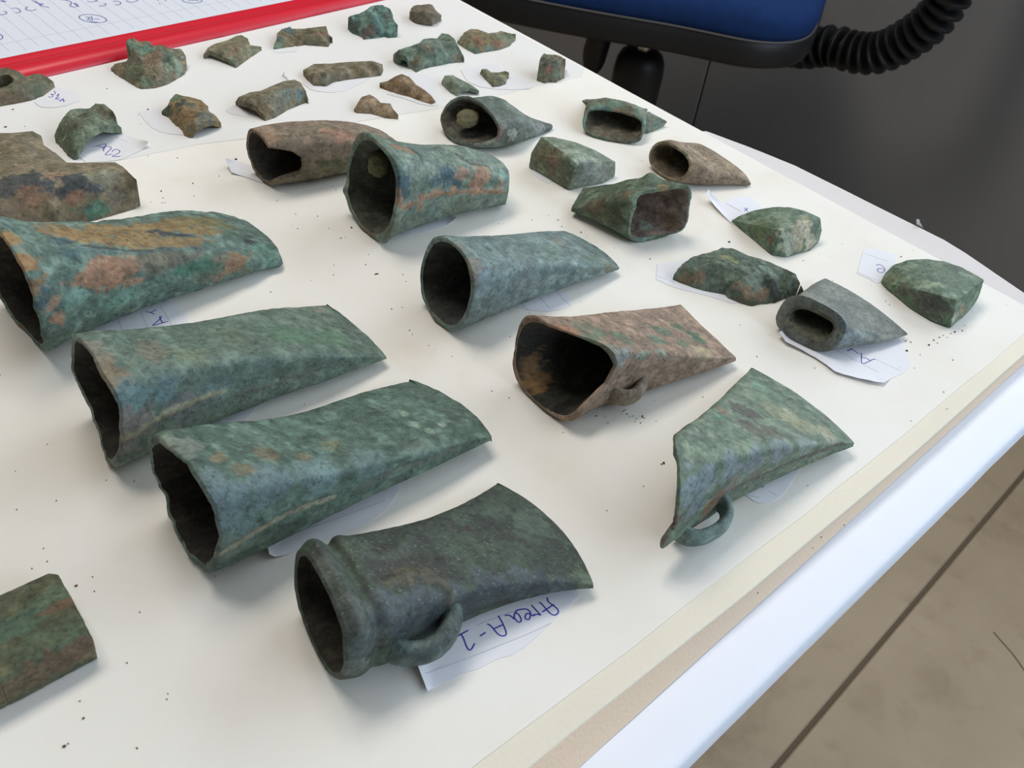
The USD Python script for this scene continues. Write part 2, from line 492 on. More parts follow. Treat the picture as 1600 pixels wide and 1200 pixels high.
M['top_paper'] = mat('top_paper', {
    't': ('texture_coordinate', {}), 'n': ('noise_texture', {'scale': 14.0, 'detail': 6.0, 'roughness': .6}),
    'r': ('rgb_ramp', {'ramp': [(.36, tuple(lin((238, 236, 231)))), (.62, tuple(lin((235, 231, 223)))), (.76, tuple(lin((228, 220, 206))))]}),
    'nb': ('noise_texture', {'scale': 26.0, 'detail': 5.0}), 'b': ('bump', {'strength': 1.0, 'distance': .0003}),
    'p': ('principled_bsdf', {'roughness': .75, 'specular_ior_level': .25})},
    [('t.object', 'n.vector'), ('n.fac', 'r.fac'), ('r.color', 'p.base_color'), ('t.object', 'nb.vector'), ('nb.fac', 'b.height'), ('b.normal', 'p.normal')])
M['tissue'] = plain('tissue_paper', (227, 226, 224), .7, .25, bump=.0003, bscale=45)
M['cover_paper'] = plain('cover_paper', (236, 240, 250), .65, .3, bump=.0002, bscale=30)
M['foam'] = plain('foam_board', (232, 226, 210), .8, .2, bump=.0001, bscale=500, vary=.03, vscale=15)
M['foam_side'] = plain('foam_side', (226, 204, 180), .85, .15, bump=.0002, bscale=600)
M['grey_paper'] = plain('grey_paper', (216, 211, 211), .75, .2, bump=.0003, bscale=40)  # greyer paper colour standing in for less light on the overhang
M['note_page'] = plain('notebook_page', (216, 220, 230), .6, .3)
M['note_dim'] = plain('dull_note_paper', (222, 222, 225), .7, .2, bump=.0002, bscale=60)  # duller copy of the note paper for slips further back
M['note'] = plain('note_paper', (228, 229, 236), .6, .3, bump=.0001, bscale=60)
M['rule'] = plain('ruled_line', (186, 190, 208), .7, .1)
M['ink'] = plain('blue_ink', (66, 60, 168), .5, .3)
M['ink_grey'] = plain('faded_ink', (112, 112, 170), .5, .3)
M['red'] = plain('red_plastic', (206, 26, 48), .32, .5)
M['edge'] = plain('table_edging', (206, 120, 96), .5, .4)
M['table'] = plain('table_laminate', (200, 180, 150), .5, .4, vary=.06)
M['steel'] = plain('painted_steel', (70, 70, 72), .4, .5)
M['black'] = plain('black_plastic', (28, 28, 29), .45, .4, bump=.00005, bscale=900)
M['rubber'] = plain('black_rubber', (22, 22, 23), .4, .5)
M['chrome'] = plain('chrome_rod', (200, 196, 190), .25, .5, metallic=1.0)
M['blue'] = plain('blue_fabric', (22, 48, 92), .9, .15, bump=.0004, bscale=700, vary=.12, vscale=60)
M['piping'] = plain('grey_piping', (92, 90, 90), .6, .3)
M['crumb'] = plain('soil_crumb', (92, 80, 62), .9, .1, vary=.4, vscale=200)
M['core'] = plain('clay_core', (116, 112, 86), .85, .15, bump=.0003, bscale=300, vary=.15, vscale=90)

# ---------------------------------------------------------------- the room
FL = -TABLE
CRACK = [[1156, 24], [1150, 9], [1143, -10], [1128, -37], [1112, -78]]
fl = Thing('floor', (0, 0, FL), kind='structure')
a = math.radians(1.9)


def turned(V):
    V = V.copy()
    x, y = V[:, 0] - 1000, V[:, 1] - 122
    V[:, 0], V[:, 1] = 1000 + x * math.cos(a) - y * math.sin(a), 122 + x * math.sin(a) + y * math.cos(a)
    return V


fl.part('joint_bed', *box(-3200, 3200, -3400, 3600, FL - 60, FL - 3), M['joint'], smooth=False)
for y0, y1 in ((-3200, 118.6), (125.4, 3400)):
    V, Fc = box(-3000, 3000, y0, y1, FL - 40, FL, 2.0)
    fl.part('slab', turned(V), Fc, M['slab'], smooth=False)

fl.part('crack', *strokes([CRACK], FL + .35, 2.2, .3), M['joint'], smooth=False, label='thin dark crack')

WX = 1950
w = Thing('wall_right', (WX, 700, FL), kind='structure')
for y0, y1 in ((-1800, -5), (0, 1213), (1218, 2431), (2436, 3200)):
    V, Fc = box(WX, WX + 20, y0, y1, FL, 180, 1.5)
    w.part('panel', V, Fc, M['panel'], smooth=False, label='dark grey wall panel')
w.part('backing', *box(WX + 8, WX + 60, -1800, 3200, FL, 178), M['panel_joint'], smooth=False)
w.part('pier', *box(WX, WX + 60, -1800, -1500, 180, 1900), M['wall'], smooth=False)
w.part('pier', *box(WX, WX + 60, 1200, 3200, 180, 1900), M['wall'], smooth=False)
w.part('lintel', *box(WX, WX + 60, -1800, 3200, 1700, 1950), M['wall'], smooth=False)
wi = Thing('window_1', (WX, -150, 180), kind='structure')
wi.part('sill', *box(WX - 60, WX + 60, -1510, 1210, 182, 200, 3), M['frame'], smooth=False)
for y in (-1500, -620, 280, 1160):
    wi.part('frame_post', *box(WX + 5, WX + 38, y, y + 40, 200, 1698), M['frame'], smooth=False)
wi.part('frame_rail', *box(WX + 5, WX + 38, -1500, 1200, 1660, 1698), M['frame'], smooth=False)
Thing('wall_left', (-2100, 700, FL), kind='structure').part('plaster', *box(-2160, -2100, -1800, 3200, FL, 1950), M['wall'], smooth=False)
Thing('wall_back', (0, 3200, FL), kind='structure').part('plaster', *box(-2160, WX + 60, 3200, 3260, FL, 1950), M['wall'], smooth=False)
wf = Thing('wall_front', (0, -1860, FL), kind='structure')
for x0, x1, z0, z1 in ((-2160, 200, FL, 1950), (1800, WX + 60, FL, 1950), (200, 1800, FL, 180), (200, 1800, 1700, 1950)):
    wf.part('plaster', *box(x0, x1, -1860, -1800, z0, z1), M['wall'], smooth=False)
w2 = Thing('window_2', (1000, -1830, 180), kind='structure')
for x in (200, 980, 1760):
    w2.part('frame_post', *box(x, x + 40, -1825, -1795, 182, 1698), M['frame'], smooth=False)
w2.part('sill', *box(190, 1810, -1840, -1740, 182, 200, 3), M['frame'], smooth=False)
Thing('ceiling', (0, 700, 1950), kind='structure').part('plaster', *box(-2160, WX + 60, -1860, 3260, 1950, 2010), M['ceiling'], smooth=False)
lamp = Thing('ceiling_lamp', (250, 1150, 1860), 'white ceiling lamp box above the table', 'lamp')
lamp.part('housing', *box(-400, 900, 810, 1490, 1862, 1949, 6), M['frame'], smooth=False)

# ---------------------------------------------------------------- table and its layers
tb = Thing('work_table', (0, 400, FL), 'work table with reddish edging, covered by paper and a foam board', 'table')
tb.part('table_top', *box(-900, 545, 56.5, 1000, -24, -10.4, 1), M['table'], smooth=False)
tb.part('edging', *box(-900, 546, 54.3, 56.6, -22.5, -12.6, .4), M['edge'], smooth=False, label='reddish front edging strip')
for x in (-850, 470):
    for y in (420, 920):
        tb.part('leg', *box(x, x + 40, y, y + 40, FL, -24, 3), M['steel'], smooth=False)

rng = np.random.default_rng(4)
# white paper over the table: flat, then bent down over the front edge
xs = np.r_[np.linspace(-890, 100, 20), np.linspace(120, 546, 160)]
prof = [(990, -10.1), (360, -10.1), (340, -10.1), (150, -10.0), (75, -9.8), (64, -9.75), (59.5, -9.8), (56.5, -9.9), (54.6, -10.8), (53.6, -12.2), (53.1, -14.2), (52.8, -16.0), (52.6, -18.6)]
V = []
for y, z in prof:
    t = np.clip((110 - y) / 50, 0, 1)
    wob = .6 * (meshkit.fbm(np.c_[xs / 70, xs * 0, xs * 0], 3, 3) - .5) * t
    lift = 1.2 * np.clip((meshkit.fbm(np.c_[xs / 55, xs * 0 + 9, xs * 0], 3, 5) - .45), 0, 1) * np.clip((100 - y) / 40, 0, 1)
    xx = np.minimum(xs, 546)
    V.append(np.c_[xx, y + wob, z + lift + (2.6 * (meshkit.fbm(np.c_[xs / 45, xs * 0 + 4, xs * 0], 3, 15) - .4) if z < -18 else 0)])
V = np.array(V)
nr, nc = V.shape[:2]
N = np.zeros((nr, nc, 3))
N[..., 2] = 1
N[-4:, :, 1], N[-4:, :, 2] = -1, .2
B = V - .25 * N
i, j = np.meshgrid(np.arange(nr - 1), np.arange(nc - 1), indexing='ij')
q = np.stack([i * nc + j, (i + 1) * nc + j, (i + 1) * nc + j + 1, i * nc + j + 1], -1).reshape(-1, 4)
Fq = np.vstack([q[:, [0, 1, 2]], q[:, [0, 2, 3]]])
rim = np.r_[np.arange(nc), (np.arange(1, nr)) * nc + nc - 1, (nr - 1) * nc + np.arange(nc - 2, -1, -1), np.arange(nr - 2, 0, -1) * nc]
r2 = np.roll(rim, -1)
o = nr * nc
Fq = np.vstack([Fq, Fq[:, ::-1] + o, np.c_[rim, r2 + o, r2], np.c_[rim, rim + o, r2 + o]])
cv = trimesh.Trimesh(np.vstack([V.reshape(-1, 3), B.reshape(-1, 3)]), Fq, process=False)
single('cover_paper', np.vstack([V.reshape(-1, 3), B.reshape(-1, 3)]), Fq, M['cover_paper'], 'bluish white paper hanging over the front edge of the table', 'paper', smooth=50)

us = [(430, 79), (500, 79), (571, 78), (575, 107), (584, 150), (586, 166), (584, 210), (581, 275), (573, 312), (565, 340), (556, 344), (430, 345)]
single('under_sheet', *sheet(us, -9.45, .15, 5, lambda P: .5 * fbm(np.c_[P / 30, P[:, 0] * 0], 3, 12)), M['grey_paper'], 'greyish thin paper sheet sticking out along the far right table edge', 'paper', smooth=60)  # cover overhang made separately; its weaker light is painted as grey

fb = Thing('foam_board', (0, 400, -9.4), 'thick cream foam board under the white sheet, its side showing along the front', 'board')
fx = np.linspace(-880, 543.5, 90)
ft = np.interp(fx, [-880, 150, 243, 363, 543], [100, 83.5, 80.0, 77.2, 78.0]) + .7 * (meshkit.fbm(np.c_[fx / 50, fx * 0, fx * 0], 3, 4) - .5)
fbm_y = np.interp(fx, [-880, 150, 543], [76, 75.6, 76.8])
ringp = [np.c_[fx, fx * 0 + 985, fx * 0 - .35], np.c_[fx, ft + 1, fx * 0 - .35], np.c_[fx, ft, fx * 0 - .9]]
sidep = [np.c_[fx, ft - .02, fx * 0 - .9], np.c_[fx, fbm_y, fx * 0 - 9.3]]


def strip(rows, close):
    A = np.array(rows)
    nr, nc = A.shape[:2]
    i, j = np.meshgrid(np.arange(nr if close else nr - 1), np.arange(nc - 1), indexing='ij')
    q = np.stack([i * nc + j, ((i + 1) % nr) * nc + j, ((i + 1) % nr) * nc + j + 1, i * nc + j + 1], -1).reshape(-1, 4)
    f = np.vstack([q[:, [0, 1, 2]], q[:, [0, 2, 3]]])
    if close:
        c = np.array([[0, k, k + 1] for k in range(1, nr - 1)]) * nc
        f = np.vstack([f, c[:, ::-1], c + nc - 1])
    V = A.reshape(-1, 3)
    return V, f if not close or trimesh.Trimesh(V, f, process=False).volume > 0 else f[:, ::-1]


fb.part('board', *strip(ringp + [np.c_[fx, fbm_y + 1.5, fx * 0 - 9.3], np.c_[fx, fx * 0 + 985, fx * 0 - 9.3]], True), M['foam'], smooth=30)
fb.part('cut_side', *strip([sidep[0], sidep[1], sidep[1] + [0, 1.2, 0], sidep[0] + [0, .8, -.1]], True), M['foam_side'], smooth=30, label='pinkish tan cut side of the board')
px = np.linspace(-870, 545, 120)
front = np.interp(px, [-870, 124, 203, 308, 420, 545], [112, 96, 92, 88, 86.5, 86]) + 0 + .8 * (meshkit.fbm(np.c_[px / 60, px * 0, px * 0], 3, 8) - .5) * 2
side_y = np.linspace(95, 980, 60)
poly = np.vstack([np.c_[px, front], np.c_[545.5 + 1.2 * (meshkit.fbm(np.c_[side_y / 80, side_y * 0, side_y * 0], 3, 2) - .5), side_y], [[-870, 980]]])
single('white_sheet', *sheet(poly, 0, .32), M['top_paper'], 'large white paper sheet under all the bronzes, edge near the board front', 'paper', smooth=False)
tis = [(-300, 520), (150, 497), (210, 488), (256, 482), (282, 474), (366, 455), (435, 441), (486, 438), (532, 432), (543, 440), (543, 700), (500, 900), (-300, 900)]
single('tissue_sheet', *sheet(tis, .16, .12, 6, lambda P: .25 * np.clip(2 * fbm(np.c_[P / [60, 22], P[:, 0] * 0], 3, 6) - 1, 0, 1)), M['tissue'], 'thin wrinkled tissue sheet under the small fragments at the back', 'paper', smooth=60)

AXES = {
    'axe1': {'X':112.5996,'Y':161.1418,'ang':-0.1258,'L':102.5751,'b':6.8052,'b2':-0.1668,'a':1.4724,'c':2.0292,'roll':-0.0593,'g':0.7758,'e':0.7831,'bend':-0.1855,'n0':2.4481,'n1':8,'w':[21.3,20.97,19.25,23.3,30.78],'t':[19.0,16.23,10.75,5.5,1.6],'base':[(52,62,51),(60,76,60),(46,50,44)],'wall':2.6,'depth':0.5,'jag':0.5,'amp':0.3,'seed':11,'bands':[(0.045,0.035,0.07),(0.105,0.02,-0.05),(0.15,0.03,0.03)],'looprad':(3.7,5.0),'loopc':(80,98,94),'pat':[[124.74,140.11,30.6,9,[70,82,88]],[138.3,138.76,24.98,8,[66,78,86]],[150.67,136.89,20.34,7,[64,76,86]],[165.38,134.22,17.22,8,[66,80,90]],[179.23,129.74,13.38,7,[68,80,88]],[191.38,124.1,7.47,5,[70,82,86]],[115.4,138.9,27.18,7,[72,84,84]],[117.58,163.13,39.84,6,[72,78,70]],[113.75,145.15,37.38,7,[78,84,78]],[110.36,138.79,16.86,5,[90,100,94]],[178.61,160.39,15.91,1.2,[64,42,34]],[204.0,151.65,8.46,9,[72,92,76]],[196.66,164.44,10.23,8,[64,82,66]],[137.71,158.93,29.2,9,[52,52,46]],[149.46,152.17,24.95,9,[54,56,48]],[139.01,150.82,28.62,4,[84,78,60]],[147.79,147.8,25.61,3,[84,80,62]],[201.97,121.87,7.8,5,[88,104,82]],[129.58,138.56,23.16,5,[58,70,80]],[145.62,137.2,17.62,6,[56,66,76]],[156.97,135.73,15.4,6,[56,66,78]],[167.05,133.55,15.06,6,[56,68,80]],[184.14,127.57,11.25,5,[58,70,80]],[194.47,122.45,6.49,4,[60,74,78]]],'lines':[{'pts':[[132.78,150.59,30.89],[139.18,151.74,28.61],[145.23,150.05,26.45],[149.17,144.49,25.12],[150.14,139.13,23.82],[148.79,137.17,20.82]],'r':2.0,'h':1.0,'c':[80,80,62]},{'pts':[[133.7,165.91,31.02],[137.49,161.55,29.29],[143.41,160.6,27.11],[154.49,166.15,23.11]],'r':2.2,'h':0.8,'c':[62,72,60]},{'pts':[[157.91,135.38,12.79],[172.3,131.8,10.41],[185.78,126.73,8.41]],'r':1.2,'h':-0.3,'c':[60,72,74]}],'bumps':[[143.27,163.26,27.22,4,0.9],[151.61,165.61,24.1,4,0.8],[138.34,146.85,28.72,7,1.2],[133.28,153.4,30.78,6,-0.7],[132.58,160.61,31.43,4,0.6]],'loop':[[126.02,142.55,12.0],[126.61,139.54,12.0],[128.83,135.54,12.0],[133.26,132.57,12.0],[138.93,131.07,12.5],[144.99,132.87,13.0],[149.47,136.78,13.5],[150.93,141.24,14.0]]},
    'axe2': {'X':100.1143,'Y':225.9619,'ang':-0.017,'L':128.0228,'b':5.506,'b2':1.1549,'a':1.5081,'c':1.3993,'roll':-0.13,'g':0.3431,'e':1.03,'bend':-0.0295,'n0':3.1012,'n1':9,'w':[23.19,22.63,21.86,25.01,26.46],'t':[21.99,19.38,11.39,5.8,1.6],'base':[(80,106,92),(68,92,80),(92,118,104)],'wall':2.4,'depth':0.6,'jag':2.8,'amp':0.4,'seed':12,'bands':[(0.03,0.04,0.03)],'mouth':[(0,1),(90,0),(140,2),(180,3),(225,0),(300,2)],'pat':[[107.15,232.07,44.92,7,[112,122,110]],[103.72,235.34,45.55,6,[112,124,112]],[105.38,211.06,45.49,8,[96,118,116]],[107.6,205.45,39.4,9,[88,112,116]],[101.76,205.21,36.3,8,[84,106,110]],[123.95,206.17,36.83,9,[92,116,118]],[145.38,206.02,29.36,9,[92,118,116]],[166.53,204.83,23.14,8,[90,114,110]],[189.48,200.92,18.44,6,[96,120,108]],[110.79,203.31,28.82,6,[92,116,114]],[102.33,201.86,21.7,6,[98,114,104]],[112.97,221.81,43.15,3,[120,112,84]],[118.07,213.8,41.5,4,[108,104,78]],[131.03,219.69,35.44,5,[104,100,76]],[144.51,214.5,30.06,3,[112,108,82]],[159.04,218.68,23.95,4,[96,104,78]],[199.22,223.47,14.07,2,[124,148,128]],[196.95,215.0,15.91,2.5,[120,146,126]],[208.3,210.46,13.22,2,[124,146,126]],[199.81,208.43,15.78,2,[118,142,122]],[184.97,220.05,17.59,7,[74,100,86]],[180.88,230.36,17.15,8,[68,92,80]]],'lines':[{'pts':[[99.02,202.87,20.1],[104.06,201.87,21.44],[108.4,202.31,20.61],[112.0,202.51,20.96],[121.08,202.62,21.18],[129.19,202.73,21.02],[137.89,202.61,19.76],[147.15,202.28,17.32]],'r':1.5,'h':0.9,'c':[150,146,124]},{'pts':[[158.6,201.32,15.13],[174.92,199.84,15.48],[192.86,197.72,13.75],[206.11,196.77,11.76]],'r':1.2,'h':0.3,'c':[96,108,98]}],'bumps':[[128.13,238.53,34.83,2.5,0.9]]},
    'axe3': {'X':100.2603,'Y':291.2816,'ang':-0.0053,'L':125.5462,'b':1.9899,'b2':-1.2994,'a':1.7476,'c':3.5384,'roll':-0.075,'g':0.2801,'e':1.4094,'bend':0.4163,'n0':2.7859,'n1':8,'w':[23.84,20.68,17.76,22.9,24.98],'t':[24.21,21.2,15.09,7.8,0.9],'base':[(92,114,100),(82,104,90),(104,120,106)],'wall':2.6,'depth':0.6,'jag':2.2,'amp':0.5,'seed':13,'mouth':[(0,0),(90,0),(150,4),(185,4),(230,0),(300,3)],'pat':[[102.77,285.51,48.38,8,[118,116,100]],[104.13,277.31,45.76,7,[122,108,82]],[103.64,295.51,48.07,6,[116,112,100]],[106.78,271.0,36.63,8,[90,120,120]],[117.66,271.83,31.81,3,[56,72,80]],[121.1,272.57,32.94,6,[88,118,122]],[100.65,269.82,30.38,7,[116,112,108]],[109.35,269.84,25.11,7,[112,108,104]],[99.26,267.86,19.9,7,[114,110,104]],[127.46,272.32,21.08,8,[100,104,104]],[141.81,272.95,21.66,8,[92,114,108]],[159.65,272.27,20.47,8,[94,116,106]],[193.26,267.15,13.23,6,[88,110,100]],[187.1,285.52,20.36,9,[80,112,88]],[204.23,281.3,13.73,8,[84,116,92]],[160.51,291.74,28.65,8,[92,110,92]],[125.08,288.64,39.89,7,[110,112,94]],[217.43,308.1,6.05,4,[122,124,110]],[137.39,281.67,36.21,6,[100,116,92]]],'lines':[{'pts':[[105.93,291.8,0.62],[100.38,268.15,22.81],[105.6,269.08,21.99],[112.93,270.3,23.55],[122.38,271.57,21.93],[131.6,272.63,21.94],[145.08,272.89,19.74]],'r':1.6,'h':0.8,'c':[150,146,118]},{'pts':[[147.06,272.63,14.83],[164.72,270.9,13.56],[187.54,267.79,13.4]],'r':1.2,'h':0.3,'c':[98,106,96]}],'bumps':[]},
    'axe4': {'X':105.5365,'Y':373.6568,'ang':0.0542,'L':127.4814,'b':8.2371,'b2':0.5807,'a':-1.0307,'c':2.3844,'roll':-0.0002,'g':0.0,'e':0.6526,'bend':2.518,'n0':2.5988,'n1':3.9289,'w':[29.43,26.35,23.0,26.88,29.04],'t':[26.86,23.31,15.66,8.8,1.6],'base':[(94,122,110),(84,108,98),(110,134,122)],'wall':3,'depth':0.55,'jag':1.4,'amp':0.95,'ascale':7,'seed':14,'bands':[(0.02,0.05,0.09)],'stretch':2.6,'pat':[[131.66,382.02,41.69,8.100000000000001,[128,116,84]],[136.71,378.03,39.39,9.450000000000001,[146,118,72]],[143.48,375.46,36.56,10.8,[146,118,72]],[154.41,382.08,32.34,10.8,[142,116,72]],[159.47,372.64,30.63,10.8,[146,120,74]],[172.57,380.51,26.99,10.8,[140,116,72]],[184.39,383.71,23.36,10.8,[134,110,66]],[196.05,387.25,19.8,10.8,[126,108,68]],[206.87,388.46,16.16,9.450000000000001,[112,106,68]],[196.94,377.13,20.08,9.450000000000001,[132,112,68]],[181.28,367.17,24.29,9.450000000000001,[134,114,76]],[170.51,366.82,27.41,9.450000000000001,[140,118,76]],[139.32,355.27,33.55,8.100000000000001,[158,120,92]],[146.26,355.03,30.79,8.100000000000001,[158,120,92]],[134.35,352.49,32.08,8.100000000000001,[152,114,86]],[142.93,352.78,27.73,6.75,[152,114,86]],[153.54,356.09,29.27,5.4,[150,116,88]],[149.59,353.46,22.59,4.050000000000001,[158,122,96]],[129.27,351.91,34.79,6.75,[150,114,88]],[166.87,357.99,26.72,9.450000000000001,[112,110,92]],[195.09,353.58,13.23,9.450000000000001,[128,114,90]],[200.68,353.8,12.92,5.4,[140,112,84]],[111.06,344.36,33.07,4.050000000000001,[150,112,86]],[110.47,343.69,26.65,4.050000000000001,[146,112,84]],[107.2,362.38,56.56,6.75,[156,124,74]],[106.19,350.75,52.23,6.75,[156,118,74]],[104.76,344.54,43.8,6.75,[140,112,80]],[113.35,376.86,3.29,6.75,[130,104,70]],[213.45,383.09,13.42,6,[104,106,72]],[178.79,375.89,25.15,3,[66,72,74]],[184.93,373.05,23.6,3,[62,70,74]],[173.74,379.6,26.54,2.5,[70,76,72]],[218.29,372.6,10.97,5,[64,70,76]],[217.85,367.22,11.09,4,[58,64,76]],[212.45,373.46,13.82,5,[80,104,84]],[222.6,363.42,7.77,6,[98,140,128]],[222.28,354.71,6.16,5,[104,142,128]],[179.73,357.24,22.7,6,[108,112,98]],[184.97,353.7,13.92,6,[92,112,96]],[178.18,354.13,17.83,6,[70,116,96]],[141.02,352.1,18.45,7,[100,138,124]],[121.72,348.34,29.33,6,[112,150,136]],[109.63,344.95,41.0,3,[66,96,110]],[106.71,342.41,36.38,3,[62,84,92]],[128.99,370.28,42.7,4,[70,96,108]],[127.29,360.14,41.85,5,[72,104,110]]],'lines':[{'pts':[[132.66,362.84,40.94],[147.52,363.3,34.54],[160.95,361.9,29.8],[172.97,362.23,26.45],[187.03,361.17,22.22],[206.36,360.18,14.97]],'r':1.6,'h':0.3,'c':[88,110,108]},{'pts':[[135.19,366.49,40.3],[147.54,364.37,34.91],[164.56,362.03,28.7]],'r':1.0,'h':0,'c':[66,72,72]},{'pts':[[174.96,379.7,26.26],[181.28,375.0,24.65],[188.51,372.1,22.62]],'r':1.6,'h':0,'c':[62,68,74]}],'bumps':[[141.91,351.96,17.5,5,2.2],[134.96,351.22,17.15,4,1.4],[120.97,348.08,27.55,4,2],[117.13,347.1,15.31,4,1.5],[162.84,353.84,13.99,4,1.4],[122.92,369.74,45.36,4,1.2],[127.29,360.14,41.85,4,1.2],[208.89,370.69,15.56,4,0.8],[223.67,353.53,4.21,3,1.5],[178.11,354.26,17.25,4,-1],[157.29,354.85,25.97,3,-1],[130.21,350.72,11.38,4,1.6],[147.45,353.44,10.33,4,1.8],[169.93,353.97,13.6,4,1.2],[112.4,344.49,22.44,4,1.5],[121.94,348.49,18.56,3,-1.2],[186.07,353.49,9.96,4,1.0],[207.03,353.12,8.45,4,1.2]]},
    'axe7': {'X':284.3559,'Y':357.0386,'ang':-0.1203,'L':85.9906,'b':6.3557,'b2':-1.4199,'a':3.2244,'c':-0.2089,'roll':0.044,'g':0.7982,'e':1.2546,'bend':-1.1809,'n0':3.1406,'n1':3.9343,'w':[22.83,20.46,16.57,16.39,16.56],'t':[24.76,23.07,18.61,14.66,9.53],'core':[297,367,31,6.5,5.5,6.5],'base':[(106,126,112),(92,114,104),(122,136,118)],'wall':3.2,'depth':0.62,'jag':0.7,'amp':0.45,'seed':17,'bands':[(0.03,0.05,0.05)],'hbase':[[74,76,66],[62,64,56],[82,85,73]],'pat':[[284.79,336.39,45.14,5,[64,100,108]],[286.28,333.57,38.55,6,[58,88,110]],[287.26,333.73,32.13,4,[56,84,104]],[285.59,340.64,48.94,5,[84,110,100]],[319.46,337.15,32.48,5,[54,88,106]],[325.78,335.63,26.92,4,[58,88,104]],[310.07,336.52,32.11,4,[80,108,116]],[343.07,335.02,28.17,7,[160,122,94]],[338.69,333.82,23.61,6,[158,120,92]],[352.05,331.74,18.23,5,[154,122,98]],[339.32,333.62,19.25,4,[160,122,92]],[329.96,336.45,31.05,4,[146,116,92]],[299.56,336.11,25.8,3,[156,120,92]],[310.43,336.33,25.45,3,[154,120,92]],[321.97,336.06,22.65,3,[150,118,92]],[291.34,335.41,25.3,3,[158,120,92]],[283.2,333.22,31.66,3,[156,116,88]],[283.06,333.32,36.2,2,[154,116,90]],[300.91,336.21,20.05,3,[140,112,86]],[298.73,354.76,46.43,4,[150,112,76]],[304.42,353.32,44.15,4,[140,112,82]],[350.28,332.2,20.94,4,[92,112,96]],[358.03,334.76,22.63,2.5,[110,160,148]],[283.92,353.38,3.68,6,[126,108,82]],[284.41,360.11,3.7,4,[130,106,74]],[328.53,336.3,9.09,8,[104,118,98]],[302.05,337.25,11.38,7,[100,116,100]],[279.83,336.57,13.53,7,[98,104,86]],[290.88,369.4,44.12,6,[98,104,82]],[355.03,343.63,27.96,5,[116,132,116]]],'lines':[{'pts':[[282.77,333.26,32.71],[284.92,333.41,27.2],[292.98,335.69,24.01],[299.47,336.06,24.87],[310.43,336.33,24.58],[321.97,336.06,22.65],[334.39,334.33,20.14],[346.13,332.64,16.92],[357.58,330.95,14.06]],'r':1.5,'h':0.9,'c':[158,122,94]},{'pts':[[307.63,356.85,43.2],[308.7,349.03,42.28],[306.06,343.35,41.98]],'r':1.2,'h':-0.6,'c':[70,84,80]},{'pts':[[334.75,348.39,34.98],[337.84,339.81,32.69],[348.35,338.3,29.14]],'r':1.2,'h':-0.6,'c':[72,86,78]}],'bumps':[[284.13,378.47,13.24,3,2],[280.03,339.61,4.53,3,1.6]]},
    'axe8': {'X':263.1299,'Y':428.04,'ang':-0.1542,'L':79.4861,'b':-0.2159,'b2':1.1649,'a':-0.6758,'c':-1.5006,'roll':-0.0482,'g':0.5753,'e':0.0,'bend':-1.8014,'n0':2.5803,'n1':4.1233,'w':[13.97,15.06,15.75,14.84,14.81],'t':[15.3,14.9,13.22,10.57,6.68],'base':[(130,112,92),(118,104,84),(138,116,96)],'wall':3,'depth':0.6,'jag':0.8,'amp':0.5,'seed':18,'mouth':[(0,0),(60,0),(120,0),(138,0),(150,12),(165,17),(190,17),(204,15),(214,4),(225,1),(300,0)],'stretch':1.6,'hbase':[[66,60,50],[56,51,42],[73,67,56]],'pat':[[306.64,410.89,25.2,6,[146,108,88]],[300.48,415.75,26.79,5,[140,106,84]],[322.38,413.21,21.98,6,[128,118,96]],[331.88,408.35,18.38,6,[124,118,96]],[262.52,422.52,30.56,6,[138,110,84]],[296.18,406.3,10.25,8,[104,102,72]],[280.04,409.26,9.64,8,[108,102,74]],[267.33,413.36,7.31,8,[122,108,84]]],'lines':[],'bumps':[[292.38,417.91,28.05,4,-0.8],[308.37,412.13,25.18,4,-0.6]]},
    'axe9': {'X':266.4026,'Y':275.9197,'ang':-0.0485,'L':104.9869,'b':3.6281,'b2':1.6204,'a':3.3444,'c':0.9947,'roll':0.0147,'g':0.1865,'e':2.4789,'bend':0.6569,'n0':2.6191,'n1':5,'w':[19.57,18.65,16.8,19.0,20.56],'t':[20.54,18.22,12.85,6.74,1.6],'base':[(104,126,122),(92,114,112),(116,136,132)],'wall':2.8,'depth':0.6,'jag':0.5,'amp':0.35,'seed':19,'bands':[(0.03,0.05,0.03)],'hbase':[[66,70,66],[56,59,56],[73,78,73]],'pat':[[269.75,273.34,42.21,6,[116,122,110]],[270.38,261.41,38.38,6,[120,116,104]],[269.22,257.45,33.2,5,[118,112,100]],[263.28,275.97,2.23,6,[112,124,114]],[274.41,257.11,29.59,7,[102,124,132]],[287.97,257.01,22.01,7,[104,126,132]],[306.39,269.27,27.84,8,[108,126,120]],[327.56,266.63,21.14,8,[100,122,112]],[351.36,258.18,12.77,7,[100,120,110]],[360.85,252.08,7.35,4,[114,114,94]],[346.53,276.98,15.37,5,[112,118,104]],[303.96,257.44,18.65,8,[106,124,126]]],'lines':[],'bumps':[[264.3,284.91,3.79,3,-1],[263.28,275.97,2.23,4,1.4]]},
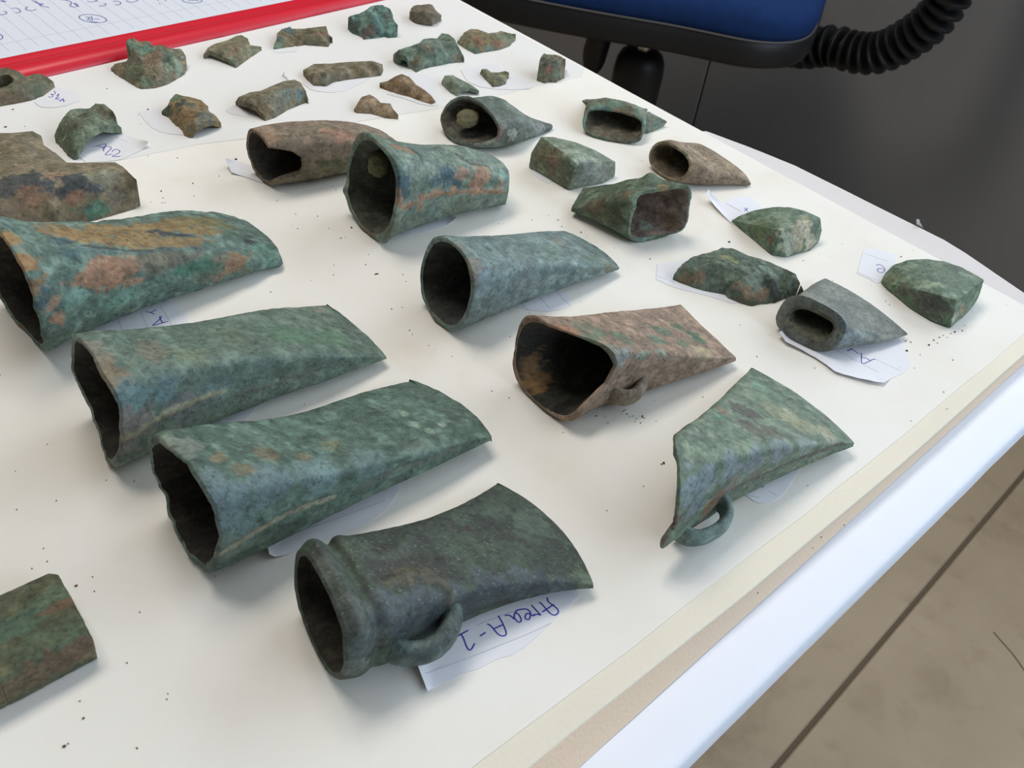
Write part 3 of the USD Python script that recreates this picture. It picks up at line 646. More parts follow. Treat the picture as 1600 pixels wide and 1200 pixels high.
    'axe10': {'X':262.7881,'Y':203.1387,'ang':-0.1565,'L':103.4176,'b':-0.3181,'b2':-2.9751,'a':1.4692,'c':-1.8569,'roll':-0.0444,'g':0.3187,'e':1.5678,'bend':2.84,'n0':3.3124,'n1':9,'w':[22.57,18.72,17.96,21.6,23.5],'t':[20.8,18.24,13.1,6.25,1.6],'base':[(142,120,100),(130,110,92),(150,126,106)],'wall':2.0,'depth':0.6,'jag':0.8,'amp':0.4,'seed':20,'mouth':[(0,0),(75,0),(95,8),(120,18),(150,23),(180,18),(205,4),(225,0),(300,0)],'looprad':(2.6,4.2),'loopc':(140,126,108),'stretch':1.3,'pat':[[281.67,204.31,35.29,6,[112,112,92]],[276.4,195.6,37.29,6,[106,116,92]],[288.29,198.71,32.88,5,[104,114,92]],[296.38,194.41,30.09,5,[98,114,92]],[330.44,194.0,17.81,5,[90,110,88]],[317.61,187.11,22.45,5,[94,116,98]],[348.06,194.53,11.51,4,[84,102,80]],[350.35,187.6,10.41,5,[84,106,84]],[349.05,182.69,10.56,4,[84,108,84]],[333.12,182.04,16.41,4,[96,112,88]],[298.8,188.86,29.2,4,[108,114,94]],[281.76,186.89,34.43,5,[114,120,102]],[286.02,183.24,29.99,5,[130,134,130]],[301.06,206.3,5.25,4,[118,118,98]],[299.58,180.36,26.94,3,[128,140,124]],[310.72,178.13,23.77,3,[130,138,120]],[282.2,194.5,3.58,6,[142,124,112]],[269.5,203.39,39.86,5,[150,108,82]],[263.9,217.66,38.93,5,[136,106,88]],[340.2,174.29,13.35,6,[148,134,104]]],'inside':[[272.2,219.6,22.67,8,[46,48,50]],[281.38,215.98,16.86,9,[36,38,34]],[267.99,212.04,4.2,7,[140,104,56]],[268.74,217.47,8.69,6,[128,98,60]],[269.2,201.67,2.33,5,[64,68,62]]],'lines':[],'bumps':[[280.52,196.66,3.21,5,0.8]],'loop':[[286.02,184.73,9.0],[286.82,179.98,9.0],[291.64,176.48,9.0],[298.25,177.34,9.5],[303.2,180.58,10.0],[304.02,184.17,10.5]]},
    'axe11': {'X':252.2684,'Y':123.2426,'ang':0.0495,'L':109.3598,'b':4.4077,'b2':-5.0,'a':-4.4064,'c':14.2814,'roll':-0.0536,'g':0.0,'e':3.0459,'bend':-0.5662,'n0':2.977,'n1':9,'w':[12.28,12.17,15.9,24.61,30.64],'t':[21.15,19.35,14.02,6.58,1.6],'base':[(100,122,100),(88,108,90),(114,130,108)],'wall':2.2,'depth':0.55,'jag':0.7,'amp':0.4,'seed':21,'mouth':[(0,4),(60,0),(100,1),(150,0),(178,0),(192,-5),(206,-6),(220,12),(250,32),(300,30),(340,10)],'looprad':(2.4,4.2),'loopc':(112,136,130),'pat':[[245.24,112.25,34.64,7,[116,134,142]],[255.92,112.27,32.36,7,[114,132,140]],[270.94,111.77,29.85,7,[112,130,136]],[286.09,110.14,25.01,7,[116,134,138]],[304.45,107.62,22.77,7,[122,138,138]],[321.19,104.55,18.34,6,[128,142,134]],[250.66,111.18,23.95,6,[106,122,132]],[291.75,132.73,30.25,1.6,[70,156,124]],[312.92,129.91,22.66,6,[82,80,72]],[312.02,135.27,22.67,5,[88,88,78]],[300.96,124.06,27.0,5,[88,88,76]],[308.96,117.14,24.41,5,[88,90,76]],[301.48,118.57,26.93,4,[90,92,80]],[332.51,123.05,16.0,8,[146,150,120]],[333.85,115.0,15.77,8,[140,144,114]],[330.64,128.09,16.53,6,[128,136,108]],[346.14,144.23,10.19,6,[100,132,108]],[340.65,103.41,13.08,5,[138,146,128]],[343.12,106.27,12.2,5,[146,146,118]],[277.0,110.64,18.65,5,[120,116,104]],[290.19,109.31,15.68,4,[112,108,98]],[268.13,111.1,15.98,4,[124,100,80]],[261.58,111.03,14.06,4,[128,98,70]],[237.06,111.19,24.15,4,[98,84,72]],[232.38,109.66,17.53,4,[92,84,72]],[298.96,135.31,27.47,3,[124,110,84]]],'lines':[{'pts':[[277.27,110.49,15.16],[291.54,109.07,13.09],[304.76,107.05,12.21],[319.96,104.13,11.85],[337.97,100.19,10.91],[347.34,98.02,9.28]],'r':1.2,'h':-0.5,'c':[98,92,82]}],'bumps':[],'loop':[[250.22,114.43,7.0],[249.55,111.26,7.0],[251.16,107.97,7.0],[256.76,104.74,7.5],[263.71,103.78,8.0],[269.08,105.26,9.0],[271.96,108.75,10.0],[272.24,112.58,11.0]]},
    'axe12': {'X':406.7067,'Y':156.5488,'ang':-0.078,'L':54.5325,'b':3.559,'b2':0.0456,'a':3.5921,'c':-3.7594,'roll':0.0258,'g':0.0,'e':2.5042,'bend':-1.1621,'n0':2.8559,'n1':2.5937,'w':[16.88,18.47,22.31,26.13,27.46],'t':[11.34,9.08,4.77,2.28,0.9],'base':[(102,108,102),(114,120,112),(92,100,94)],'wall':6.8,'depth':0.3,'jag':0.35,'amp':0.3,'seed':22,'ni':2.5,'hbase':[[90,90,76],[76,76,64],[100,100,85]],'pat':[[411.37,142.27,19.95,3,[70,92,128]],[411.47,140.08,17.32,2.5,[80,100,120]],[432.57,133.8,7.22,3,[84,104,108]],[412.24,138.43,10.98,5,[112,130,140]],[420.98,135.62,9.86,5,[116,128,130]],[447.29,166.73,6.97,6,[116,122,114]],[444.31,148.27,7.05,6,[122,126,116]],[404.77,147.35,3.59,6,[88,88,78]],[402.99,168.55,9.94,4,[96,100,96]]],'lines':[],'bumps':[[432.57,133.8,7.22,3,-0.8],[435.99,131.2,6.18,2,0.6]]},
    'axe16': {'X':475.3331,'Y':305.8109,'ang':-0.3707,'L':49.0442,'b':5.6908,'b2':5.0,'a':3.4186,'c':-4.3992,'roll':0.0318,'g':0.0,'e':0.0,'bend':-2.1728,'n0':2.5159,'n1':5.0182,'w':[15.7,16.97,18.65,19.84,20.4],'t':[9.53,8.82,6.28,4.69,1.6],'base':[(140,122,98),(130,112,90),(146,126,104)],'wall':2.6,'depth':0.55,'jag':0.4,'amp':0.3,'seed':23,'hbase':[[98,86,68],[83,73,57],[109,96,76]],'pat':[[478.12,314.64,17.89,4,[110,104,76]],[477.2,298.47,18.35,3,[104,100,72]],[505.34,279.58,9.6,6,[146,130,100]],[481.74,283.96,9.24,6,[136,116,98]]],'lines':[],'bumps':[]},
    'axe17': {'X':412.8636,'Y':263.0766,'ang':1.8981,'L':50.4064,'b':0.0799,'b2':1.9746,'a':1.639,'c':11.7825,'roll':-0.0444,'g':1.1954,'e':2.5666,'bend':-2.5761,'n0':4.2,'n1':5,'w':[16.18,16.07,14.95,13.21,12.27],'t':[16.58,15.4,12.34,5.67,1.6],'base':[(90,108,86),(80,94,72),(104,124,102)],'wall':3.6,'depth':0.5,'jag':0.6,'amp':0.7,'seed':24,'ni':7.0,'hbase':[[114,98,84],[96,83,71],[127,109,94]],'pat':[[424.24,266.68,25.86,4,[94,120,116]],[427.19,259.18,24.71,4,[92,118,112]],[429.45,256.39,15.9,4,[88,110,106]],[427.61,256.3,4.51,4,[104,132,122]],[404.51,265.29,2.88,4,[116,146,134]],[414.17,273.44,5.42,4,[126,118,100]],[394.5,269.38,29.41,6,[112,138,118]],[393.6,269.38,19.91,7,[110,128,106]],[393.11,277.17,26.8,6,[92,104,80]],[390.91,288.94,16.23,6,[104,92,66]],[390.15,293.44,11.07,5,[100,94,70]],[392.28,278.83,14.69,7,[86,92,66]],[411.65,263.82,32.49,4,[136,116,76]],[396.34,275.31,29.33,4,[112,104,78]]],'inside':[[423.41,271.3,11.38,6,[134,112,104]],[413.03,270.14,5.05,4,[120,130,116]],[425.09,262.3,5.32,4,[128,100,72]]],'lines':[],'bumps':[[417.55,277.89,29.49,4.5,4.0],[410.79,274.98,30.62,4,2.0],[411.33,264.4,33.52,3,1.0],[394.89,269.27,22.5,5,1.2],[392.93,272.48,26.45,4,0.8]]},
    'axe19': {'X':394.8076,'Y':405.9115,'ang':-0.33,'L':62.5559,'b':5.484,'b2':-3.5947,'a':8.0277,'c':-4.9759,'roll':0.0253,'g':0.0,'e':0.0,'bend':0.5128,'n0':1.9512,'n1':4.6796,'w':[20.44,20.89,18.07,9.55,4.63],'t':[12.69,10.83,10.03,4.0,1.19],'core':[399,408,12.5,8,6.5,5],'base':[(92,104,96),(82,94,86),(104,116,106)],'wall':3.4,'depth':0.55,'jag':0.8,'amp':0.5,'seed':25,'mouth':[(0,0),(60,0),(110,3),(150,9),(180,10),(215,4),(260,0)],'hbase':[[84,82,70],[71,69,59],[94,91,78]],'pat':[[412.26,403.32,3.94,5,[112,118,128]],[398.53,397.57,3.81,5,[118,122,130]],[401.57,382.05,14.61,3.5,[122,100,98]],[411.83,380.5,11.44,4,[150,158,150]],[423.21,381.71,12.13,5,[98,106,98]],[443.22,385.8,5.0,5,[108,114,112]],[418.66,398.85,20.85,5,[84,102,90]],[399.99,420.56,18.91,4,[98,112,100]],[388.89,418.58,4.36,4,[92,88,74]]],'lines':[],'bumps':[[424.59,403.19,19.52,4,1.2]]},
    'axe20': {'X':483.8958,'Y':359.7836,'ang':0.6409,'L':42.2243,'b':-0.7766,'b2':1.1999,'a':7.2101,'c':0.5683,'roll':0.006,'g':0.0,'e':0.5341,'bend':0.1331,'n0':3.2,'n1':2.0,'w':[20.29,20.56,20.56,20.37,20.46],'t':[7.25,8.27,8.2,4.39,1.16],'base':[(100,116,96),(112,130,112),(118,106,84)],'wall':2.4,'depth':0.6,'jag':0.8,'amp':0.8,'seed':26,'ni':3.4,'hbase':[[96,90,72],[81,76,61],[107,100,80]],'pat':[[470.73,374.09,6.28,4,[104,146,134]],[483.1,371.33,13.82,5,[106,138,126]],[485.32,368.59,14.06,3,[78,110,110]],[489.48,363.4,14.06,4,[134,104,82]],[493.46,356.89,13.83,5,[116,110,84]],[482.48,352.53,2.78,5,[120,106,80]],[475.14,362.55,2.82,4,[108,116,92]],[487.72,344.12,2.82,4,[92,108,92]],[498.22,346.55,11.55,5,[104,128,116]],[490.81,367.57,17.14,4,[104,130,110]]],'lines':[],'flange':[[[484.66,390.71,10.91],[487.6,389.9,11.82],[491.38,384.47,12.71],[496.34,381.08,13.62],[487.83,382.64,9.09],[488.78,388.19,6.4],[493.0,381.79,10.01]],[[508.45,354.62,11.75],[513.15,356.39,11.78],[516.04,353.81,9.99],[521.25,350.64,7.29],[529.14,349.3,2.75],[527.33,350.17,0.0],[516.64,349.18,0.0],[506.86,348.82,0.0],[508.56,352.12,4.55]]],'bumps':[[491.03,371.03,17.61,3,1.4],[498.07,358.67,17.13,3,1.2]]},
}
FRAGS = {
    'f5': {'edge':[[145.32,545.57,7.48,0.0],[165.06,533.74,7.62,0.0],[170.05,530.74,7.65,0.0],[180.18,527.2,7.73,0.0],[182.2,521.33,6.96,0.0],[178.99,510.84,6.93,0.0],[179.05,496.36,9.18,0.0],[178.21,480.46,11.4,0.0],[183.1,469.82,15.17,0.0],[195.62,460.88,16.07,0.0],[196.35,453.86,16.81,0.0],[196.29,441.85,16.02,0.0],[198.63,435.86,13.79,0.0],[198.6,434.29,7.72,0.0],[200.29,441.23,0.4,0.0],[192.75,439.33,0.4,0.0],[180.18,439.68,0.4,0.0],[167.18,440.51,0.4,0.0],[153.39,443.1,0.4,0.0],[129.55,454.37,0.4,0.0],[112.04,465.69,0.4,0.0]],'inner':[[201.74,441.66,12.51],[194.48,439.6,13.0],[182.09,439.87,12.85],[169.25,440.65,12.7],[155.65,443.17,12.54],[132.18,454.4,12.25],[115.18,465.57,12.04],[147.49,487.94,16.85],[159.81,482.36,17.05],[172.86,471.35,17.23],[166.07,510.08,12.08],[172.26,489.28,12.85],[139.09,467.29,18.75],[154.3,458.45,19.03],[174.41,448.65,19.38],[189.54,438.47,18.14],[190.67,431.51,15.17]],'amp':0.5,'stretch':1.8,'base':[[122,112,86],[112,104,82],[132,116,92]],'soften':30,'pat':[[151.04,463.6,18.91,7,[66,70,72]],[144.04,467.08,18.46,7,[72,74,74]],[163.04,460.12,18.63,5,[150,118,92]],[170.54,452.29,18.68,7,[62,66,70]],[153.54,457.51,17.02,7,[70,76,82]],[167.04,449.68,15.19,8,[66,72,78]],[177.04,446.2,13.97,4,[70,76,80]],[140.04,463.6,15.68,6,[80,82,80]],[166.54,447.07,11.8,5,[148,112,88]],[147.04,456.64,12.72,7,[144,112,88]],[138.54,457.51,9.29,7,[120,104,84]],[173.54,441.85,4.79,6,[84,132,108]],[171.04,442.72,6.75,2,[60,80,100]],[186.04,442.72,6.52,5,[112,104,88]],[184.04,451.42,17.56,7,[126,124,100]]]},
    'f6': {'hull':[[27.96,238.94,9.34],[39.32,238.18,9.49],[55.82,236.48,10.37],[57.25,233.89,11.09],[55.54,217.77,13.96],[54.09,206.17,15.48],[54.43,202.91,10.01],[54.23,203.75,5.05],[53.67,204.88,0.0],[48.86,204.91,0.0],[23.53,205.96,0.0],[13.0,207.07,0.0],[53.34,203.93,11.38],[25.65,204.52,12.73],[15.35,205.44,12.86],[27.96,238.94,0.0],[39.32,238.18,0.0],[55.82,236.48,0.0],[57.25,233.89,0.0],[55.54,217.77,0.0],[54.09,206.17,0.0],[54.43,202.91,0.0],[54.23,203.75,0.0],[53.67,204.88,0.0],[48.86,204.91,0.0],[23.53,205.96,0.0],[13.0,207.07,0.0],[53.34,203.93,0.0],[25.65,204.52,0.0],[15.35,205.44,0.0]],'amp':0.35,'base':[[88,92,68],[80,86,62],[98,98,72]],'stretch':2.0,'pat':[[51.55,224.11,13.05,9,[84,102,78]],[39.83,220.97,12.82,7,[76,102,80]],[43.76,209.11,14.79,10,[82,96,72]],[32.96,221.88,12.2,8,[70,92,74]],[49.04,203.26,10.01,7,[110,88,66]],[40.94,203.72,8.8,8,[104,86,62]],[32.84,203.96,7.97,9,[100,84,60]],[53.79,218.72,14.1,4,[108,86,64]],[24.4,204.79,7.51,8,[100,88,60]]]},
    'f13': {'hull':[[490.97,159.82,1.21],[496.79,162.03,2.83],[506.1,162.44,5.27],[512.93,158.78,8.07],[520.91,150.61,10.43],[525.14,143.61,11.57],[525.54,135.9,12.68],[524.2,126.24,13.73],[522.09,118.37,14.77],[485.27,117.2,16.82],[485.75,113.65,0.0],[521.74,116.51,3.15],[511.38,115.11,1.18],[499.01,114.12,0.0],[485.02,120.76,0.0],[485.54,131.58,0.0],[487.64,144.73,0.0],[488.33,154.91,0.0],[483.07,135.79,12.48],[482.56,123.55,16.52],[487.02,146.8,5.56],[490.97,159.82,0.0],[496.79,162.03,0.0],[506.1,162.44,0.0],[512.93,158.78,0.0],[520.91,150.61,0.0],[525.14,143.61,0.0],[525.54,135.9,0.0],[524.2,126.24,0.0],[522.09,118.37,0.0],[485.27,117.2,0.0],[485.75,113.65,0.0],[521.74,116.51,0.0],[511.38,115.11,0.0],[499.01,114.12,0.0],[485.02,120.76,0.0],[485.54,131.58,0.0],[487.64,144.73,0.0],[488.33,154.91,0.0],[483.07,135.79,0.0],[482.56,123.55,0.0],[487.02,146.8,0.0]],'amp':0.3,'base':[[92,116,90],[80,104,80],[108,130,104]],'stretch':1,'pat':[[496.46,115.63,7.45,4,[140,120,90]],[487.67,114.81,5.56,3,[150,160,140]],[482.97,132.73,8.93,6,[84,88,76]],[482.8,122.6,9.59,6,[80,88,76]],[486.17,146.09,6.71,4,[84,88,72]],[491.67,135.87,13.53,5,[124,146,116]],[510.45,118.01,15.77,1.2,[50,56,50]],[482.65,125.1,11.16,5,[70,76,68]],[493.08,155.99,5.0,5,[98,108,76]]]},
    'f14': {'hull':[[468.03,248.95,0.85],[475.05,247.15,3.4],[481.43,243.02,6.77],[488.09,236.28,10.1],[494.06,228.66,12.14],[495.95,219.59,13.73],[496.45,209.44,14.45],[459.19,212.89,16.68],[496.63,205.75,7.47],[464.8,206.86,0.0],[477.64,206.19,0.0],[484.15,202.79,0.83],[494.06,204.22,1.67],[464.9,215.01,0.0],[467.67,230.72,0.0],[467.89,244.98,0.0],[467.14,232.99,7.52],[468.03,248.95,0.0],[475.05,247.15,0.0],[481.43,243.02,0.0],[488.09,236.28,0.0],[494.06,228.66,0.0],[495.95,219.59,0.0],[496.45,209.44,0.0],[459.19,212.89,0.0],[496.63,205.75,0.0],[464.8,206.86,0.0],[477.64,206.19,0.0],[484.15,202.79,0.0],[494.06,204.22,0.0],[464.9,215.01,0.0],[467.67,230.72,0.0],[467.89,244.98,0.0],[467.14,232.99,0.0]],'amp':0.3,'base':[[92,116,90],[84,108,84],[112,132,106]],'stretch':1,'pat':[[472.48,208.33,9.86,8,[160,150,122]],[481.73,208.82,12.06,6,[170,160,135]],[465.53,208.61,7.22,6,[160,170,150]],[484.49,205.17,5.61,5,[168,160,136]],[486.98,213.47,15.09,2,[130,120,80]],[460.39,217.97,8.12,2.5,[120,90,60]],[462.94,228.1,8.38,7,[94,112,76]],[460.44,212.12,14.91,2.5,[165,172,150]]]},
    'f15': {'edge':[[390.79,231.12,3.26,0.0],[399.57,232.82,5.71,0.0],[411.58,233.74,5.74,0.0],[422.14,230.8,5.75,0.0],[431.68,230.02,5.77,0.0],[436.41,225.49,5.76,0.0],[438.54,215.97,5.74,0.0],[444.01,205.34,5.71,0.0],[442.45,194.44,8.07,0.0],[440.51,187.31,9.62,0.0],[436.76,181.6,8.78,0.0],[439.49,179.89,4.01,0.0],[435.29,182.19,0.81,0.0],[426.59,184.34,0.81,0.0],[421.65,185.24,0.4,0.0],[415.14,188.76,0.4,0.0],[408.2,190.74,0.4,0.0],[405.03,196.59,0.4,0.0],[403.33,202.4,0.4,0.0],[404.28,205.49,0.4,0.0],[399.59,211.49,0.4,0.0],[395.73,216.93,0.4,0.0],[393.15,223.42,0.4,0.0],[391.38,229.39,0.4,0.0]],'inner':[[435.96,184.7,5.62],[427.25,186.8,5.61],[421.22,187.14,5.6],[414.76,190.59,5.6],[407.9,192.48,5.6],[404.89,198.2,5.61],[403.3,203.91,5.63],[404.22,207.03,5.64],[399.43,213.07,5.65],[395.61,218.46,5.66],[393.09,224.89,5.67],[391.54,230.68,5.49],[396.3,223.83,8.88],[408.39,216.21,12.07],[403.92,201.57,13.51],[420.02,201.46,12.8],[404.68,193.5,11.89],[423.2,192.4,13.52],[433.2,185.81,11.16],[425.78,192.5,7.22],[428.31,188.74,3.22],[418.7,190.11,6.4],[403.13,199.72,6.41],[406.99,195.03,4.81],[416.6,190.36,4.81],[398.18,209.97,9.61]],'amp':1.4,'stretch':1,'base':[[90,108,90],[78,96,82],[104,120,104]],'pat':[[421.13,219.03,9.15,5,[122,128,84]],[422.13,191.19,10.29,5,[48,54,48]],[424.13,187.71,6.36,6,[52,56,50]],[397.13,219.03,6.09,4,[122,98,76]],[394.13,224.25,3.17,4,[110,98,72]],[406.13,201.63,9.2,3,[120,92,66]],[409.63,195.54,6.12,4,[142,120,96]],[416.13,191.19,5.94,4,[140,116,92]],[405.1,196.6,0.7,4,[98,96,80]],[416.13,198.15,10.24,6,[108,124,112]]]},
    'f18': {'hull':[[406.92,359.36,9.5],[413.81,359.38,18.87],[421.26,356.71,18.08],[431.5,346.58,16.4],[438.52,336.35,13.83],[445.86,324.32,9.53],[409.94,326.51,18.58],[445.62,322.65,0.87],[434.15,320.86,0.0],[420.42,324.16,0.0],[408.46,327.23,0.0],[408.87,345.59,0.0],[409.82,358.28,0.0],[406.92,359.36,0.0],[413.81,359.38,0.0],[421.26,356.71,0.0],[431.5,346.58,0.0],[438.52,336.35,0.0],[445.86,324.32,0.0],[409.94,326.51,0.0],[445.62,322.65,0.0],[434.15,320.86,0.0],[420.42,324.16,0.0],[408.46,327.23,0.0],[408.87,345.59,0.0],[409.82,358.28,0.0]],'amp':0.3,'base':[[110,124,102],[98,112,92],[122,136,114]],'stretch':1,'pat':[[408.2,342.04,11.14,9,[106,100,74]],[407.78,350.13,12.21,8,[100,96,70]],[409.03,330.94,9.61,8,[92,98,74]],[422.07,331.46,17.0,8,[130,146,124]],[427.65,325.38,13.94,6,[132,146,126]],[420.53,324.01,7.85,9,[112,122,114]],[408.33,341.97,12.88,3,[134,106,78]],[410.71,327.24,18.26,3,[136,156,138]],[432.56,322.35,5.0,6,[118,122,112]]]},
    'f21': {'edge':[[497.98,444.29,12.1,0.0],[506.33,451.12,12.24,0.0],[512.6,454.19,12.3,0.0],[516.56,450.03,12.3,0.0],[520.81,447.76,12.32,0.0],[520.23,440.77,12.28,0.0],[529.08,446.79,4.36,0.0],[523.19,442.31,2.64,0.0],[518.16,436.85,0.4,0.0],[508.7,434.83,0.4,0.0],[499.07,438.11,0.4,0.0],[496.86,445.57,0.4,0.0],[488.69,438.58,10.64,0.0]],'inner':[[518.28,438.64,3.83],[509.07,436.49,4.72],[499.71,439.59,4.7],[498.05,446.74,3.92],[504.08,440.84,12.18],[505.11,437.89,8.46],[500.99,441.19,5.65],[509.54,438.48,13.13]],'amp':2.3,'stretch':1,'base':[[100,106,82],[114,100,78],[92,112,92]],'pat':[[504.05,440.2,9.01,4,[130,100,78]],[510.55,439.33,12.99,4,[84,92,84]],[504.05,440.2,9.01,1.5,[150,120,110]],[504.55,446.29,12.69,3,[74,78,64]],[504.55,442.81,11.77,2,[70,76,70]]]},
    'f22': {'edge':[[467.93,471.13,0.65,0.0],[468.43,470.48,3.75,0.0],[472.01,469.41,3.76,0.0],[474.02,466.29,1.88,0.0],[479.14,463.52,1.88,0.0],[482.01,460.29,3.76,0.0],[481.95,456.61,3.76,0.0],[479.32,455.13,0.4,0.0],[473.05,450.13,0.4,0.0],[466.45,449.59,0.4,0.0],[461.6,450.89,0.4,0.0],[464.38,460.47,0.4,0.0]],'inner':[[479.66,456.68,1.4],[473.44,451.64,2.32],[467.11,450.93,2.33],[462.6,452.03,2.32],[465.66,461.49,2.26],[467.13,465.79,4.21],[462.44,455.74,4.18],[460.71,449.79,4.17],[474.59,460.29,1.88],[475.02,455.81,1.88]],'amp':0.4,'stretch':1,'base':[[116,114,86],[104,104,78],[128,122,96]],'pat':[[471.64,454.83,2.05,3.5,[84,86,74]]]},
    'f23': {'edge':[[433.4,472.32,2.13,0.0],[437.36,473.89,4.61,0.0],[442.76,471.77,4.62,0.0],[443.11,463.87,4.61,0.0],[444.26,453.7,4.6,0.0],[445.75,447.78,2.74,0.0],[444.09,448.09,3.67,0.92],[439.77,451.59,5.04,2.3],[435.49,453.96,4.12,1.38],[430.65,453.17,0.4,0.0],[430.24,460.08,0.4,0.0],[432.06,467.17,0.4,0.0]],'inner':[[445.15,449.69,3.68],[440.84,453.17,5.04],[436.55,455.54,4.12],[431.34,454.41,2.74],[431.34,461.1,2.75],[433.33,468.12,2.44],[433.94,461.85,6.4],[435.93,452.7,6.39]],'amp':0.4,'stretch':1,'base':[[104,120,100],[96,110,92],[116,130,110]],'th':2.75,'pat':[]},
    'f24': {'edge':[[393.43,489.01,3.17,0.0],[399.3,488.46,3.18,0.0],[406.05,488.54,5.01,0.0],[409.63,486.32,6.82,0.0],[413.23,482.17,5.47,0.0],[413.34,475.35,3.19,0.0],[412.97,464.9,3.18,0.0],[411.77,457.69,3.17,0.0],[411.86,453.48,1.01,0.0],[408.11,452.2,0.4,0.0],[405.03,458.34,0.4,0.0],[401.97,467.87,0.4,0.0],[397.42,475.65,0.4,0.0],[394.3,485.32,0.4,0.0]],'inner':[[408.71,453.43,2.26],[405.96,459.38,2.26],[402.91,468.92,2.26],[398.37,476.71,2.26],[395.45,486.29,2.27],[403.43,480.3,6.78],[404.35,471.29,5.87],[395.65,478.75,3.61],[405.01,462.0,4.06],[398.65,470.78,4.06]],'amp':0.5,'stretch':1,'base':[[126,100,70],[110,90,62],[140,112,82]],'pat':[]},
    'f25': {'edge':[[358.06,469.76,1.63,0.0],[362.99,471.88,4.41,0.0],[368.77,476.18,4.43,0.0],[375.72,476.87,4.45,0.0],[376.17,470.74,4.44,0.0],[374.77,463.95,4.43,0.0],[379.46,460.04,4.44,0.0],[375.8,452.16,4.42,0.0],[375.8,447.22,3.32,0.0],[375.72,448.5,0.4,0.0],[369.57,453.75,0.4,0.0],[365.54,461.73,0.4,0.0],[358.25,467.12,0.4,0.0]],'inner':[[376.15,449.73,2.65],[370.38,454.77,2.65],[366.36,462.75,2.65],[359.25,468.04,2.64],[368.02,468.54,5.74],[362.12,467.39,4.4],[366.87,458.75,4.84],[372.26,454.18,4.41]],'amp':0.7,'stretch':1,'base':[[134,114,86],[124,104,78],[144,122,94]],'pat':[]},
    'f26': {'edge':[[359.89,527.91,3.54,0.0],[367.44,530.53,3.61,0.0],[371.13,532.13,3.62,0.0],[380.83,527.48,3.64,0.0],[395.94,522.75,3.67,0.0],[409.28,517.03,3.69,0.0],[411.7,509.52,3.68,0.0],[410.84,507.35,0.73,0.0],[405.03,502.51,0.4,0.0],[393.23,504.79,0.4,0.0],[379.77,508.04,0.4,0.0],[370.24,509.23,0.4,0.0],[363.14,506.49,0.4,0.0],[356.53,511.44,0.4,0.0],[357.59,520.15,0.4,0.0]],'inner':[[405.41,503.97,5.94],[393.92,506.06,5.9],[380.48,509.28,5.86],[370.85,510.5,5.83],[363.82,507.69,5.79],[357.59,512.44,5.78],[358.91,521.04,5.07],[366.1,508.83,8.9],[381.82,503.96,8.53],[398.09,502.7,7.72],[359.92,514.34,8.0],[362.02,503.16,6.66],[379.86,501.28,6.74]],'amp':0.4,'stretch':1,'base':[[116,106,84],[106,98,76],[126,114,92]],'pat':[[365.06,508.53,3.72,4,[120,116,98]],[383.56,507.66,1.39,4,[104,98,80]]]},
    'f27': {'edge':[[427.63,518.2,3.73,0.0],[426.64,511.22,10.17,0.0],[435.86,512.12,10.22,0.0],[447.1,513.52,10.3,0.0],[454.46,517.11,10.35,0.0],[460.48,515.47,10.38,0.0],[462.7,512.81,10.38,0.0],[472.09,518.54,10.46,0.0],[475.39,515.31,10.47,0.0],[471.13,503.63,12.27,0.0],[471.9,498.7,7.57,0.0],[469.83,490.07,3.16,0.0],[469.91,491.97,0.4,0.0],[458.88,494.9,0.4,0.0],[445.3,496.34,0.4,0.0],[436.8,496.6,0.4,0.0],[429.59,494.81,0.4,0.0],[429.65,501.86,0.4,0.0],[428.0,502.76,6.94,3.71],[427.74,505.18,8.32,5.1],[424.93,508.68,7.86,4.64],[424.96,512.96,5.57,2.33]],'inner':[[470.33,493.56,4.26],[459.53,496.34,4.24],[445.93,497.77,4.21],[437.36,498.04,4.19],[430.37,496.1,4.17],[430.88,502.93,4.03],[429.14,504.44,6.95],[428.89,506.87,8.33],[426.09,510.36,7.87],[426.12,514.65,5.57],[434.35,498.26,11.99],[453.32,496.78,12.12],[445.56,501.49,13.0],[458.55,492.24,9.36],[429.5,502.55,10.15],[441.16,492.32,8.35],[429.11,494.82,6.46]],'amp':1.1,'stretch':1,'base':[[104,124,108],[94,112,96],[116,134,118]],'th':3.29,'pat':[[445.3,501.62,11.8,4,[112,104,86]],[433.8,499.01,6.62,6,[104,100,76]],[431.3,506.84,7.54,4,[80,96,80]],[466.3,494.66,2.59,3,[124,116,98]],[424.86,508.5,8.19,5,[86,100,80]]]},
    'f28': {'edge':[[487.34,517.32,1.96,0.0],[498.21,522.84,4.37,0.0],[506.91,525.44,4.4,0.0],[512.06,522.19,4.4,0.0],[513.74,513.33,4.39,0.0],[520.3,511.59,4.41,0.0],[525.69,512.06,4.42,0.0],[528.23,505.94,4.41,0.0],[532.26,502.28,4.42,0.0],[532.93,502.17,0.4,0.0],[518.79,495.19,0.4,0.0],[507.19,495.0,0.4,0.0],[498.76,496.31,0.4,0.0],[487.37,497.7,0.4,0.0],[486.68,505.68,0.4,0.0],[487.05,513.18,0.4,0.0]],'inner':[[533.33,503.93,2.02],[519.36,496.83,2.92],[507.93,496.51,2.91],[499.54,497.79,2.89],[488.34,499.05,2.88],[487.89,506.92,2.89],[488.41,514.37,2.89],[494.82,510.48,6.74],[497.41,504.15,3.86],[506.45,503.86,5.81],[513.49,495.87,6.29],[484.85,497.26,4.3],[499.51,492.63,4.33]],'amp':1.5,'stretch':1,'base':[[122,112,80],[108,116,92],[132,114,88]],'pat':[[497.51,505.3,5.43,5,[136,104,74]],[488.51,500.08,1.7,4,[92,116,96]],[500.51,496.6,1.3,4,[104,130,116]],[509.01,497.47,3.75,4,[138,106,86]]]},
